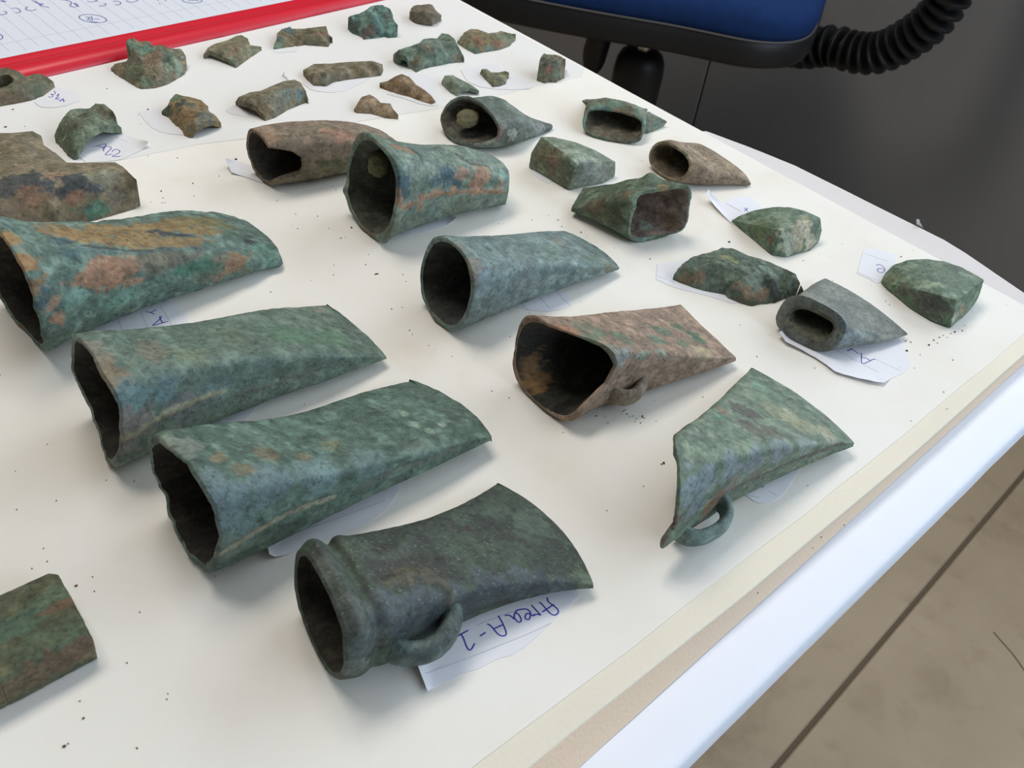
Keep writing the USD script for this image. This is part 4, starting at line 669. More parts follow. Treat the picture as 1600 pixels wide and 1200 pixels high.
    'f29': {'hull':[[483.56,569.42,4.9],[490.52,573.36,6.88],[497.59,570.58,7.88],[504.23,569.03,7.91],[503.03,562.87,7.89],[501.21,557.74,6.4],[504.52,556.09,3.95],[502.97,554.5,0.99],[496.34,553.15,0.0],[485.71,555.5,0.0],[482.1,560.57,0.0],[483.42,566.83,0.98],[485.32,556.08,10.68],[490.61,551.16,9.73],[483.56,569.42,0.0],[490.52,573.36,0.0],[497.59,570.58,0.0],[504.23,569.03,0.0],[503.03,562.87,0.0],[501.21,557.74,0.0],[504.52,556.09,0.0],[502.97,554.5,0.0],[496.34,553.15,0.0],[485.71,555.5,0.0],[482.1,560.57,0.0],[483.42,566.83,0.0],[485.32,556.08,0.0],[490.61,551.16,0.0]],'amp':0.9,'base':[[112,102,82],[100,92,74],[122,108,90]],'stretch':1,'pat':[]},
    'f30': {'edge':[[431.52,579.04,0.4,0.0],[428.73,573.5,8.52,0.0],[437.69,576.91,8.58,0.0],[446.65,577.25,8.63,0.0],[451.84,574.67,13.39,0.0],[460.2,572.14,13.44,0.0],[462.47,565.51,12.48,0.0],[458.39,555.41,8.62,0.0],[453.17,542.4,8.56,0.0],[461.73,550.24,0.95,0.0],[454.42,547.02,0.4,0.0],[448.28,548.6,0.4,0.0],[446.52,551.98,0.4,0.0],[439.91,552.87,0.4,0.0],[430.96,554.37,0.4,0.0],[431.23,560.39,0.4,0.0],[429.42,567.52,0.4,0.0]],'inner':[[433.12,580.15,2.66],[455.05,548.59,4.31],[449.23,549.99,4.3],[447.46,553.38,4.3],[440.73,554.32,4.28],[432.02,555.67,4.26],[432.45,561.63,4.27],[430.7,568.74,4.28],[441.24,555.31,14.15],[430.01,559.17,11.29],[427.6,565.33,9.43],[441.69,546.43,10.38],[429.76,549.49,10.32],[447.34,544.15,6.65]],'amp':2.0,'stretch':1,'base':[[92,128,118],[70,98,92],[112,146,134]],'pat':[[432.14,569.6,5.86,6,[60,76,68]],[437.14,555.68,5.01,4,[112,100,86]],[432.14,557.42,3.25,4,[96,90,78]],[457.14,560.9,10.95,4,[90,100,90]],[441.14,553.94,4.48,3,[80,90,84]]]},
    'f31': {'edge':[[365.39,570.56,2.19,0.0],[371.28,575.84,3.52,0.0],[375.82,582.6,4.61,0.0],[382.51,586.71,4.63,0.0],[389.76,587.6,4.66,0.0],[389.75,583.64,4.65,0.0],[397.2,580.77,4.67,0.0],[406.52,578.49,4.69,0.0],[413.55,577.1,4.71,0.0],[406.41,563.91,4.67,0.0],[406.44,559.21,4.15,0.0],[406.33,560.93,0.4,0.0],[400.41,556.52,0.4,0.0],[395.23,560.69,0.4,0.0],[387.12,566.36,0.4,0.0],[375.13,568.16,0.4,0.0],[365.68,569.57,0.4,0.0]],'inner':[[406.75,562.53,3.27],[401.11,557.94,4.18],[396.22,561.96,4.18],[388.06,567.66,4.16],[376.02,569.46,4.13],[366.96,570.65,4.11],[375.6,568.5,7.77],[386.02,564.57,7.82],[397.8,562.33,6.95],[369.68,567.5,5.93],[384.33,562.21,5.06]],'amp':1.4,'stretch':1,'base':[[110,102,74],[98,96,72],[122,108,80]],'pat':[[372.8,576.33,4.21,4,[72,92,92]],[368.8,571.11,2.27,4,[92,116,96]],[401.8,565.89,5.3,4,[130,98,72]],[386.8,583.29,4.72,4,[78,98,98]],[381.3,568.5,1.5,4,[126,108,76]],[404.3,568.5,5.25,2,[100,70,60]]]},
    'f32': {'edge':[[316.37,579.3,2.65,0.0],[322.89,583.97,4.44,0.0],[329.39,586.78,4.47,0.0],[339.86,587.92,4.5,0.0],[349.62,591.61,4.54,0.0],[352.89,590.81,4.55,0.0],[353.47,583.77,4.54,0.0],[350.4,576.09,3.62,0.0],[356.69,572.24,2.72,0.0],[355.97,572.32,0.4,0.0],[344.85,566.76,0.4,0.0],[335.59,561.9,0.4,0.0],[327.25,557.31,0.4,0.0],[325.78,563.55,3.98,0.89],[322.55,571.87,4.87,1.77],[320.08,577.61,5.3,2.22]],'inner':[[356.43,573.81,2.33],[345.47,568.14,2.7],[336.19,563.25,2.68],[328.14,558.48,2.66],[326.98,565.12,3.99],[323.77,573.46,4.87],[321.31,579.21,5.31],[326.81,570.2,7.96],[338.51,569.58,8.02],[330.96,559.71,5.76],[323.37,572.57,6.63],[345.98,566.18,4.49]],'amp':0.5,'stretch':1,'base':[[116,110,82],[106,104,78],[126,114,88]],'th':3.13,'pat':[[327.81,561.62,3.5,4,[112,120,96]],[332.31,569.45,7.49,6,[128,106,80]],[349.81,570.32,1.19,4,[98,108,84]],[324.81,572.06,6.46,5,[98,102,78]]]},
    'f33': {'edge':[[257.47,590.03,1.7,0.0],[261.27,591.7,3.4,0.0],[266.52,586.57,5.95,0.0],[269.23,584.66,9.33,0.0],[271.29,589.7,12.71,0.0],[272.01,595.77,14.42,0.0],[277.49,596.62,15.32,0.0],[279.81,593.18,13.66,0.0],[285.42,591.26,13.71,0.0],[285.98,586.59,12.01,0.0],[291.45,586.37,12.06,0.0],[293.72,580.54,11.21,0.0],[300.96,579.61,9.55,0.0],[301.45,574.98,6.96,0.0],[298.28,569.13,3.48,0.0],[293.42,564.3,0.4,0.0],[287.13,561.19,0.4,0.0],[278.14,557.11,0.4,0.0],[267.92,556.41,0.4,0.0],[260.77,559.11,0.4,0.0],[259.23,566.22,0.4,0.0],[258.1,578.28,0.4,0.0],[257.05,586.58,0.4,0.0]],'inner':[[293.86,565.67,1.92],[287.73,562.45,2.15],[278.8,558.31,2.14],[268.69,557.53,2.12],[261.73,560.12,2.11],[260.35,567.17,2.11],[259.25,579.25,2.12],[258.31,587.51,2.07],[272.47,583.77,12.7],[279.22,580.11,12.76],[283.22,573.2,13.62],[289.1,566.28,11.97],[270.45,571.19,7.62],[276.65,562.65,7.64],[262.25,576.65,5.07],[263.7,563.6,3.8],[283.07,558.6,6.83]],'amp':1.4,'stretch':1,'base':[[116,106,80],[100,100,78],[126,112,86]],'pat':[[272.04,591.32,13.51,5,[92,120,102]],[279.04,582.62,13.18,6,[92,124,106]],[275.04,586.1,13.41,3,[76,100,86]],[290.54,569.57,12.22,6,[84,108,92]],[286.54,567.83,10.42,5,[84,104,86]],[290.04,565.22,6.26,6,[136,152,128]],[264.54,560.87,2.65,4,[96,114,92]],[265.04,570.44,5.28,5,[92,98,72]],[278.54,573.05,11.75,5,[124,102,80]]]},
    'f34': {'edge':[[299.31,512.88,2.14,0.0],[299.48,509.39,6.82,0.0],[308.77,511.5,6.87,0.0],[315.87,509.98,6.9,0.0],[325.48,512.13,6.95,0.0],[335.29,514.33,7.0,0.0],[342.73,512.79,7.04,0.0],[343.69,507.08,7.03,0.0],[339.96,496.43,6.99,0.0],[338.96,492.47,3.5,0.0],[338.49,494.49,0.4,0.0],[323.48,491.84,0.4,0.0],[310.86,486.96,0.4,0.0],[303.6,486.39,0.4,0.0],[302.63,490.03,4.68,1.28],[301.63,494.41,7.22,3.84],[298.9,499.8,7.64,4.26],[299.17,507.6,5.54,2.14]],'inner':[[338.96,495.74,4.38],[324.06,492.98,4.33],[311.47,488.05,4.28],[304.52,487.29,4.26],[303.66,491.34,4.69],[302.67,495.74,7.23],[299.95,501.13,7.65],[300.24,508.95,5.55],[305.6,493.83,11.03],[322.27,496.46,11.17],[334.3,498.61,9.55],[303.65,485.9,7.64],[321.04,487.88,7.73],[304.35,500.8,9.36]],'amp':0.5,'stretch':1,'base':[[118,108,84],[110,104,82],[128,116,92]],'th':3.46,'pat':[[324.85,496.81,9.56,7,[112,118,104]],[334.85,496.81,5.97,4,[106,122,118]],[304.35,490.72,5.66,5,[126,108,80]],[316.85,491.59,4.61,6,[112,112,94]],[298.85,499.78,7.93,4,[86,84,62]]]},
    'f35': {'edge':[[255.33,523.53,2.08,0.0],[259.25,522.28,5.81,0.0],[264.49,528.77,5.84,0.0],[268.9,529.66,7.53,0.0],[271.09,526.0,7.53,0.0],[275.63,524.85,5.89,0.0],[279.21,518.0,5.9,0.0],[278.58,510.02,5.88,0.0],[276.12,505.54,5.86,0.0],[276.73,497.73,5.02,0.0],[277.71,493.45,2.52,0.0],[275.75,492.28,3.76,0.42],[270.9,491.93,6.23,2.92],[265.23,491.18,7.02,3.73],[258.08,489.99,5.35,2.06],[255.11,490.6,0.4,0.0],[253.46,494.9,0.4,0.0],[255.57,500.39,0.4,0.0],[255.36,507.31,0.4,0.0],[256.32,518.26,0.4,0.0]],'inner':[[276.78,493.54,3.77],[271.94,493.17,6.24],[266.26,492.41,7.03],[259.11,491.2,5.35],[255.78,491.56,2.06],[254.54,495.63,2.05],[256.69,501.11,1.83],[256.44,508.08,2.07],[257.45,519.05,2.08],[262.24,508.49,9.09],[267.33,499.09,9.92],[258.96,494.0,8.22],[257.25,509.5,5.78],[269.46,494.17,7.46],[255.86,493.09,3.3]],'amp':1.2,'stretch':1,'base':[[140,116,74],[124,106,72],[112,106,82]],'th':3.33,'pat':[[266.04,525.51,6.96,4,[84,116,88]],[257.54,521.16,3.77,4,[74,80,66]],[265.04,516.81,8.04,4,[72,78,70]],[268.54,512.46,8.21,4,[92,94,78]],[261.04,506.37,7.59,5,[140,114,76]],[261.04,501.15,6.73,4,[138,112,72]],[268.54,495.06,8.19,5,[84,90,82]],[269.71,491.79,6.58,4,[104,106,92]],[262.77,490.74,6.6,4,[124,118,98]]]},
    'f36': {'edge':[[190.12,523.65,3.92,0.0],[195.26,527.19,7.84,0.0],[199.89,530.2,10.21,0.0],[205.01,532.51,11.83,0.0],[210.26,531.65,11.88,0.0],[214.69,529.05,11.92,0.0],[220.44,532.87,11.99,0.0],[223.57,529.46,12.02,0.0],[224.08,519.06,11.99,0.0],[223.87,515.58,9.61,0.0],[222.8,517.03,7.22,0.0],[225.38,514.54,3.63,0.0],[224.35,514.4,4.43,0.4],[217.86,511.3,7.58,3.61],[212.47,509.18,10.68,6.75],[205.61,506.68,10.99,7.1],[200.0,505.54,8.62,4.72],[191.97,499.89,4.68,0.78],[189.35,500.42,0.4,0.0],[188.66,506.57,0.4,0.0],[190.1,519.26,0.4,0.0]],'inner':[[225.54,515.57,4.44],[219.05,512.44,7.59],[213.66,510.31,10.69],[206.8,507.78,11.0],[201.19,506.63,8.62],[193.15,500.95,4.68],[190.2,501.22,2.34],[189.77,507.23,2.34],[191.24,519.93,1.96],[200.39,510.68,14.02],[210.27,511.6,14.92],[194.27,510.47,10.88],[213.34,508.85,13.41],[200.3,503.53,12.47],[190.82,505.27,5.45],[191.85,515.07,5.47]],'amp':1.2,'stretch':1,'base':[[102,116,92],[92,106,84],[112,124,100]],'th':3.99,'pat':[[206.78,520.82,13.08,4,[84,84,66]],[203.78,506.9,10.89,5,[122,134,108]],[219.28,523.43,10.98,5,[112,110,86]],[193.28,506.03,7.23,5,[96,112,86]],[200.28,516.47,13.5,6,[100,104,84]]]},
    'f37': {'edge':[[181.96,609.38,6.33,0.0],[192.61,607.01,7.97,0.0],[196.01,605.67,8.79,0.0],[200.04,603.94,8.82,0.0],[201.75,601.26,8.83,0.0],[204.09,598.19,8.04,0.0],[206.24,595.4,5.65,0.0],[210.82,597.27,4.87,0.0],[214.87,597.52,4.89,0.0],[217.0,591.38,4.89,0.0],[218.71,585.68,3.27,0.0],[215.59,582.85,0.4,0.0],[207.75,577.56,0.4,0.0],[200.21,575.85,0.4,0.0],[190.95,576.38,0.4,0.0],[182.0,577.27,0.4,0.0],[167.73,578.07,0.4,0.0]],'inner':[[216.32,584.07,3.48],[208.74,578.64,4.04],[201.3,576.86,4.01],[192.09,577.36,3.97],[183.15,578.24,3.94],[169.27,578.83,3.88],[193.23,577.87,7.92],[203.56,580.47,6.41],[182.88,575.0,8.61],[177.4,583.26,9.35],[210.37,580.93,5.65],[200.07,573.78,4.0],[182.12,575.19,4.71]],'amp':0.5,'stretch':1,'base':[[104,98,76],[94,92,70],[116,106,84]],'hole':[[190.81,599.13],[194.71,599.39],[197.1,596.12],[197.43,589.89],[195.21,586.35],[191.48,585.36],[185.57,586.81]],'pat':[[182.23,578.41,2.71,7,[118,98,76]],[190.4,576.46,0.68,6,[114,98,74]],[206.23,580.15,5.08,6,[88,96,76]]]},
}
SLIPS = {
    's1': {'poly':[[132.07,136.28,5.2],[133.37,134.48,3.2],[131.79,129.24,1.7],[130.0,124.58,1.7],[132.94,124.79,0.2],[136.0,124.64,0.2],[141.0,122.92,0.2],[143.66,122.84,0.2],[145.87,122.23,0.2],[149.07,120.84,0.2],[152.93,120.13,0.2],[155.95,119.69,0.2],[159.13,118.78,0.2],[162.33,117.24,0.2],[165.09,117.06,0.2],[168.29,116.68,0.2],[171.52,116.92,0.2],[174.72,117.09,0.2],[178.98,117.68,0.2],[182.86,117.84,0.2],[187.12,118.94,0.2],[190.62,118.62,0.2],[194.12,118.88,0.2],[197.49,119.62,0.2],[200.11,119.61,0.2],[201.22,125.72,0.2],[184.25,137.03,0.2],[158.98,142.21,0.2],[145.09,139.18,0.2]],'rules':[[[133.97,130.44],[149.33,126.12],[164.13,122.24],[174.67,119.52],[182.69,117.98]],[[161.0,134.06],[170.57,131.63],[177.19,129.67]]],'ink':[[[189.69,126.5],[188.83,123.43],[188.49,119.65],[186.6,119.35],[185.74,123.19],[185.85,126.96]],[[189.36,123.01],[186.93,123.12],[183.95,123.28]],[[182.7,127.84],[182.51,125.3],[182.32,122.78]],[[182.32,122.78],[181.57,123.78],[180.45,124.4]],[[180.76,124.15],[179.55,125.12],[179.12,126.26],[177.63,125.99],[176.89,124.92],[177.4,124.19],[178.65,124.52],[179.73,125.31],[180.3,126.52],[179.74,128.17],[178.42,129.03],[177.12,129.6],[175.77,129.34],[174.42,128.56],[173.72,126.81],[174.04,125.43],[174.73,125.34],[175.71,126.54],[176.1,128.21],[175.7,129.39]],[[173.39,127.73],[173.48,128.97],[173.02,130.08],[172.02,130.74]],[[164.45,132.07],[164.77,129.22],[165.44,124.89],[166.35,124.6],[167.73,126.06],[168.97,128.97],[169.88,132.18]],[[164.77,129.22],[166.74,128.8],[168.72,128.38]],[[159.11,130.05],[161.32,129.93]],[[151.43,135.21],[154.24,134.86],[157.07,134.5]],[[154.07,134.99],[153.17,131.72],[152.15,128.34],[155.26,128.96]]]},
    's12': {'poly':[[397.45,166.78,4.2],[396.03,160.46,2.2],[398.23,152.05,1.7],[399.64,144.26,1.2],[399.43,137.82,1.2],[398.03,131.94,1.7],[401.67,125.0,1.7],[405.46,118.39,2.2],[410.67,111.95,2.2],[419.25,112.06,0.2],[429.57,110.37,0.2],[438.21,111.66,0.2],[454.07,126.24,0.2],[440.47,142.82,0.2],[418.33,167.12,0.2]],'rules':[[[415.27,141.7],[417.16,126.62],[418.86,112.34]],[[426.38,125.92],[429.27,112.22]]],'ink':[[[424.27,132.47],[420.65,129.98],[417.57,127.49],[421.81,126.31],[426.13,125.25]],[[421.29,130.36],[423.02,128.8],[423.12,126.05]],[[423.11,137.04],[422.84,132.97]],[[419.78,137.84],[423.65,137.16]]]},
    's13': {'poly':[[512.63,184.12,0.2],[516.62,184.1,0.2],[519.26,180.86,0.2],[522.34,176.67,0.2],[526.47,170.72,0.2],[511.06,161.93,0.2],[497.38,159.83,0.2],[488.69,161.06,0.2],[489.04,166.44,0.2],[487.56,173.09,0.2],[498.98,178.27,0.2]],'rules':[[[510.32,181.77],[512.62,175.15],[514.92,169.4]],[[488.99,173.97],[491.23,162.55]]],'ink':[[[505.4,171.01],[507.63,169.76],[507.45,167.61],[504.9,165.24],[501.71,164.9],[500.17,166.15],[501.04,167.81],[503.57,168.15],[504.82,167.1],[504.7,165.38]]]},
    's14': {'poly':[[476.53,274.71,6.2],[472.79,272.52,5.2],[472.14,267.5,2.7],[468.97,257.24,1.2],[466.16,246.14,0.2],[479.33,240.13,0.2],[496.73,243.99,0.2],[499.61,251.1,0.2],[502.06,261.26,0.2],[490.04,264.1,0.6],[479.56,265.16,0.8]],'rules':[[[481.57,263.24],[483.4,252.44]]],'ink':[[[488.12,254.01],[487.75,251.7],[485.98,249.55]],[[489.88,252.39],[485.0,251.43]]]},
    's15': {'poly':[[395.19,245.44,0.2],[383.43,236.31,0.2],[385.63,227.21,0.2],[389.3,220.39,0.2],[392.9,214.77,0.2],[397.67,206.48,0.2],[401.21,198.52,0.2],[410.38,193.55,0.2],[424.87,201.7,0.2],[416.36,237.05,0.2],[403.93,242.25,0.2]],'rules':[[[386.65,238.01],[389.83,228.18]]],'ink':[]},
    's9': {'poly':[[302.37,269.93,0.2],[302.1,263.96,0.2],[306.4,257.2,0.2],[313.44,250.47,0.2],[321.39,247.3,0.2],[328.28,246.82,0.2],[332.74,254.16,0.2],[331.87,261.73,0.2],[320.85,269.17,0.2]],'rules':[[[306.79,262.09],[306.81,256.92]],[[319.13,262.03],[316.95,251.88]],[[330.23,261.24],[327.04,247.28]]],'ink':[]},
    's11': {'poly':[[294.03,111.32,0.2],[294.09,106.8,0.2],[295.54,103.82,0.2],[300.54,101.34,0.2],[306.96,100.8,0.2],[313.68,101.89,0.2],[319.84,103.54,0.2],[328.73,105.43,0.2],[321.67,115.09,0.2],[302.01,115.61,0.2]],'rules':[[[304.0,105.79],[305.07,102.5]],[[297.78,106.43],[294.59,110.21]]],'ink':[[[303.64,109.09],[305.28,109.23],[307.51,109.49]]]},
    's2': {'poly':[[122.16,207.42,2.7],[120.77,204.17,2.2],[122.19,202.56,1.2],[128.35,201.02,0.2],[134.99,200.75,0.2],[140.6,198.86,0.2],[147.64,197.17,0.2],[153.72,195.64,0.2],[160.91,195.41,0.2],[168.03,196.51,0.2],[173.3,198.33,0.2],[178.94,200.85,0.2],[181.72,204.81,0.2],[167.82,212.74,0.2],[133.66,215.6,0.2]],'rules':[[[127.82,209.41],[151.59,204.21],[171.31,200.69]]],'ink':[]},
    's3': {'poly':[[133.34,277.97,0.2],[138.69,273.1,0.2],[147.97,268.68,0.2],[153.94,271.34,0.2],[159.01,274.41,0.2],[167.24,276.34,0.2],[153.87,284.06,0.2]],'rules':[],'ink':[]},
    's4': {'poly':[[130.11,359.75,0.2],[134.59,354.29,0.2],[141.6,348.4,0.2],[148.71,342.61,0.2],[157.22,340.89,0.2],[161.5,339.95,0.2],[166.79,339.02,0.2],[168.76,344.94,0.2],[170.01,360.1,0.2],[165.01,365.31,0.2],[146.01,369.35,0.2]],'rules':[[[142.86,361.08],[140.73,352.02]],[[153.36,359.04],[149.17,343.12]],[[163.19,359.37],[159.49,340.66]]],'ink':[[[159.7,346.68],[156.52,347.34],[153.21,347.92],[156.86,349.68],[159.29,351.82]],[[158.59,351.95],[157.9,349.31],[157.62,347.09]],[[155.66,358.52],[156.99,356.9],[159.86,357.39]],[[156.99,356.9],[157.62,355.07]]]},
    's36': {'poly':[[193.25,506.51,0.2],[193.44,501.23,0.2],[193.72,494.32,0.2],[199.87,491.83,0.2],[205.9,489.01,0.2],[211.99,488.01,0.2],[218.86,490.14,0.2],[225.04,491.71,0.2],[230.32,492.95,3.2],[230.24,495.15,3.2],[229.61,500.86,1.2],[226.57,510.24,0.2],[221.87,516.3,0.2],[213.31,522.4,0.2]],'rules':[[[219.7,512.09],[222.89,503.27]]],'ink':[[[204.72,508.05],[208.62,508.28],[211.54,507.83],[208.78,503.52],[207.15,500.7]],[[207.09,507.7],[209.04,504.42]],[[207.85,503.02],[211.45,504.48],[212.36,503.08],[210.19,500.15],[206.09,496.74],[209.39,495.81]],[[210.77,498.12],[214.18,498.62],[214.54,496.92],[212.4,494.63],[208.69,493.52],[211.78,491.25]]]},
    's37': {'poly':[[200.38,572.95,0.2],[200.68,566.25,0.2],[203.21,563.42,0.2],[207.96,561.2,0.2],[212.4,560.32,0.2],[218.81,561.4,0.2],[223.86,562.6,0.2],[226.18,570.44,0.2],[225.66,575.6,0.2],[218.91,586.68,0.2],[205.73,579.42,0.2]],'rules':[],'ink':[[[210.33,575.66],[211.05,574.07],[212.89,575.91],[212.67,577.96],[213.81,576.84],[215.67,578.7],[215.79,581.06]],[[214.48,574.06],[216.57,575.78],[214.76,573.19],[212.17,570.59],[214.92,571.43]],[[212.83,569.5],[216.11,566.47]],[[212.61,566.54],[216.17,569.29],[214.6,564.95]]]},
    's31': {'poly':[[363.14,568.65,0.2],[362.4,565.58,0.2],[366.69,563.34,0.2],[373.01,561.19,0.2],[376.49,560.53,0.2],[380.3,563.79,0.2],[381.73,570.12,0.2],[370.53,572.96,0.2]],'rules':[],'ink':[]},
    's34': {'poly':[[290.66,510.04,0.2],[290.56,504.82,0.2],[293.58,500.7,0.2],[297.1,495.6,0.2],[302.11,491.06,0.2],[307.7,497.93,0.2],[304.17,512.12,0.2],[296.59,512.73,0.2]],'rules':[],'ink':[]},
    's26': {'poly':[[352.61,518.4,0.2],[351.84,508.32,0.2],[355.25,502.53,0.2],[361.81,497.59,0.2],[370.44,495.42,0.2],[381.78,498.42,0.2],[390.05,500.61,0.2],[395.63,503.0,0.2],[394.55,511.84,0.2],[368.14,520.66,0.2]],'rules':[],'ink':[]},
    's26b': {'poly':[[349.56,534.28,3.2],[346.46,530.29,2.2],[347.25,526.92,1.2],[352.0,528.07,0.2],[350.73,524.75,0.2],[346.44,525.76,0.2],[346.1,532.62,0.2]],'rules':[],'ink':[]},
    's24': {'poly':[[424.57,495.63,0.2],[432.81,488.37,0.2],[433.89,479.42,0.2],[425.37,467.69,0.2],[411.12,449.27,0.2],[406.67,450.51,0.2],[401.44,457.31,0.2],[397.25,468.74,0.2],[391.57,478.44,0.2],[401.55,480.85,0.2]],'rules':[],'ink':[]},
    's22': {'poly':[[459.85,482.3,0.2],[468.59,481.94,0.2],[477.1,481.19,0.2],[485.17,479.82,0.2],[490.96,476.74,0.2],[486.11,468.19,0.2],[485.37,459.92,0.2],[487.98,452.78,0.2],[490.7,444.2,0.2],[488.79,438.22,0.2],[483.4,436.73,0.2],[471.25,441.78,0.2],[461.94,448.03,0.2],[454.17,455.88,0.2],[452.04,466.73,0.2]],'rules':[],'ink':[]},
    's18': {'poly':[[405.36,355.79,0.2],[403.25,349.95,0.2],[403.64,343.71,0.2],[403.69,338.5,0.2],[407.41,339.57,0.2],[414.79,341.56,0.2],[416.44,356.55,0.2]],'rules':[],'ink':[]},
    's7': {'poly':[[295.1,343.74,0.2],[301.55,340.22,0.2],[312.11,338.28,0.2],[321.07,337.45,0.2],[327.14,337.42,2.2],[329.58,337.92,3.2],[329.21,350.22,0.2],[310.54,352.84,0.2]],'rules':[],'ink':[]},
    's8': {'poly':[[255.24,452.75,5.2],[254.77,449.64,3.2],[253.49,443.85,1.2],[256.47,439.86,0.2],[259.25,434.5,0.2],[261.47,428.29,0.2],[267.13,423.58,0.2],[272.82,436.04,0.2],[268.78,443.5,0.2],[264.05,453.92,0.2]],'rules':[],'ink':[]},
    's35': {'poly':[[245.66,533.25,0.2],[243.39,522.94,0.2],[242.56,512.04,0.2],[244.08,505.54,0.2],[247.48,500.65,0.2],[253.77,495.41,0.2],[258.14,502.99,0.2],[259.53,518.31,0.2],[258.13,530.89,0.2],[251.55,532.26,0.2]],'rules':[],'ink':[]},
    'note': {'poly':[[241.23,714.02,4.06],[244.83,712.3,4.06],[240.46,702.17,4.06]],'z':4.06,'rules':[],'ink':[[[231.37,690.91],[233.81,690.45],[236.4,692.15],[235.7,695.46]],[[242.22,697.55],[245.22,696.4],[245.36,693.02],[244.55,689.97],[241.13,690.14]],[[252.04,695.83],[250.31,694.39],[249.31,691.55],[250.55,689.45],[254.8,689.8]],[[258.79,704.12],[260.61,702.01],[261.34,697.49],[262.87,695.99],[260.36,695.35],[261.94,691.53],[263.06,688.54]],[[259.3,701.56],[260.6,698.31],[260.69,693.66]],[[275.97,697.51],[279.68,694.5],[280.13,690.06],[277.01,685.35],[278.54,682.61],[281.18,683.35],[281.8,688.17],[281.44,682.14]],[[290.97,688.02],[293.83,685.56],[296.59,685.82],[295.57,687.88]],[[293.96,677.67],[297.51,676.59],[299.24,678.26],[298.7,680.09]],[[306.16,680.79],[309.08,678.92],[308.83,675.56],[304.05,674.39]],[[314.18,677.77],[316.0,674.35],[318.82,673.96],[321.64,675.82]],[[274.53,667.02],[275.97,668.0],[277.78,668.3],[279.83,667.89],[281.93,666.8],[283.91,665.14],[285.6,663.02],[286.85,660.65],[287.57,658.21],[287.69,655.91],[287.21,653.95],[286.16,652.49],[284.65,651.64],[282.79,651.48],[280.74,652.01],[278.67,653.19],[276.75,654.91],[275.14,657.05],[273.96,659.42],[273.32,661.83],[273.27,664.08],[273.82,665.98],[274.92,667.38]],[[277.58,663.79],[279.22,661.94],[276.72,659.74],[278.46,658.14]],[[281.15,663.55],[280.13,660.59],[279.37,657.69]],[[281.17,659.04],[283.61,657.09]],[[276.83,655.98],[280.32,653.36]],[[218.63,657.0],[217.87,655.85],[216.94,655.05],[215.92,654.68],[214.89,654.75],[213.92,655.26],[213.1,656.18],[212.49,657.42],[212.15,658.88],[212.09,660.46],[212.33,662.03],[212.84,663.45],[213.59,664.62],[214.52,665.43],[215.55,665.82],[216.59,665.76],[217.57,665.25],[218.4,664.32],[219.01,663.07],[219.35,661.58],[219.4,659.99],[219.15,658.42],[218.63,657.0]],[[241.58,712.31],[242.56,709.54],[242.8,713.27]],[[240.41,712.1],[243.61,710.11]],[[361.13,657.21],[360.94,656.32],[360.56,655.52],[360.02,654.83],[359.32,654.28],[358.49,653.88],[357.55,653.64],[356.53,653.57],[355.46,653.67],[354.38,653.94],[353.31,654.37],[352.29,654.95],[351.35,655.65],[350.52,656.46],[349.82,657.35],[349.28,658.3],[348.9,659.28],[348.71,660.25],[348.7,661.2],[348.87,662.09],[349.24,662.89],[349.77,663.58],[350.46,664.14]],[[352.88,660.16],[356.17,658.11]],[[357.27,658.89],[358.64,656.29]],[[333.52,669.37],[334.37,669.77]],[[337.46,666.37],[338.59,666.15]],[[331.7,663.83],[332.07,663.17]]]},
    'sx': {'poly':[[583.63,189.76,-9.3],[580.75,189.43,-4.3],[584.43,189.61,-3.3],[585.66,187.08,-3.3],[585.45,184.69,-4.3],[586.72,179.95,-9.3],[586.47,185.32,-9.3]],'z':-9.3,'rules':[],'ink':[]},
}
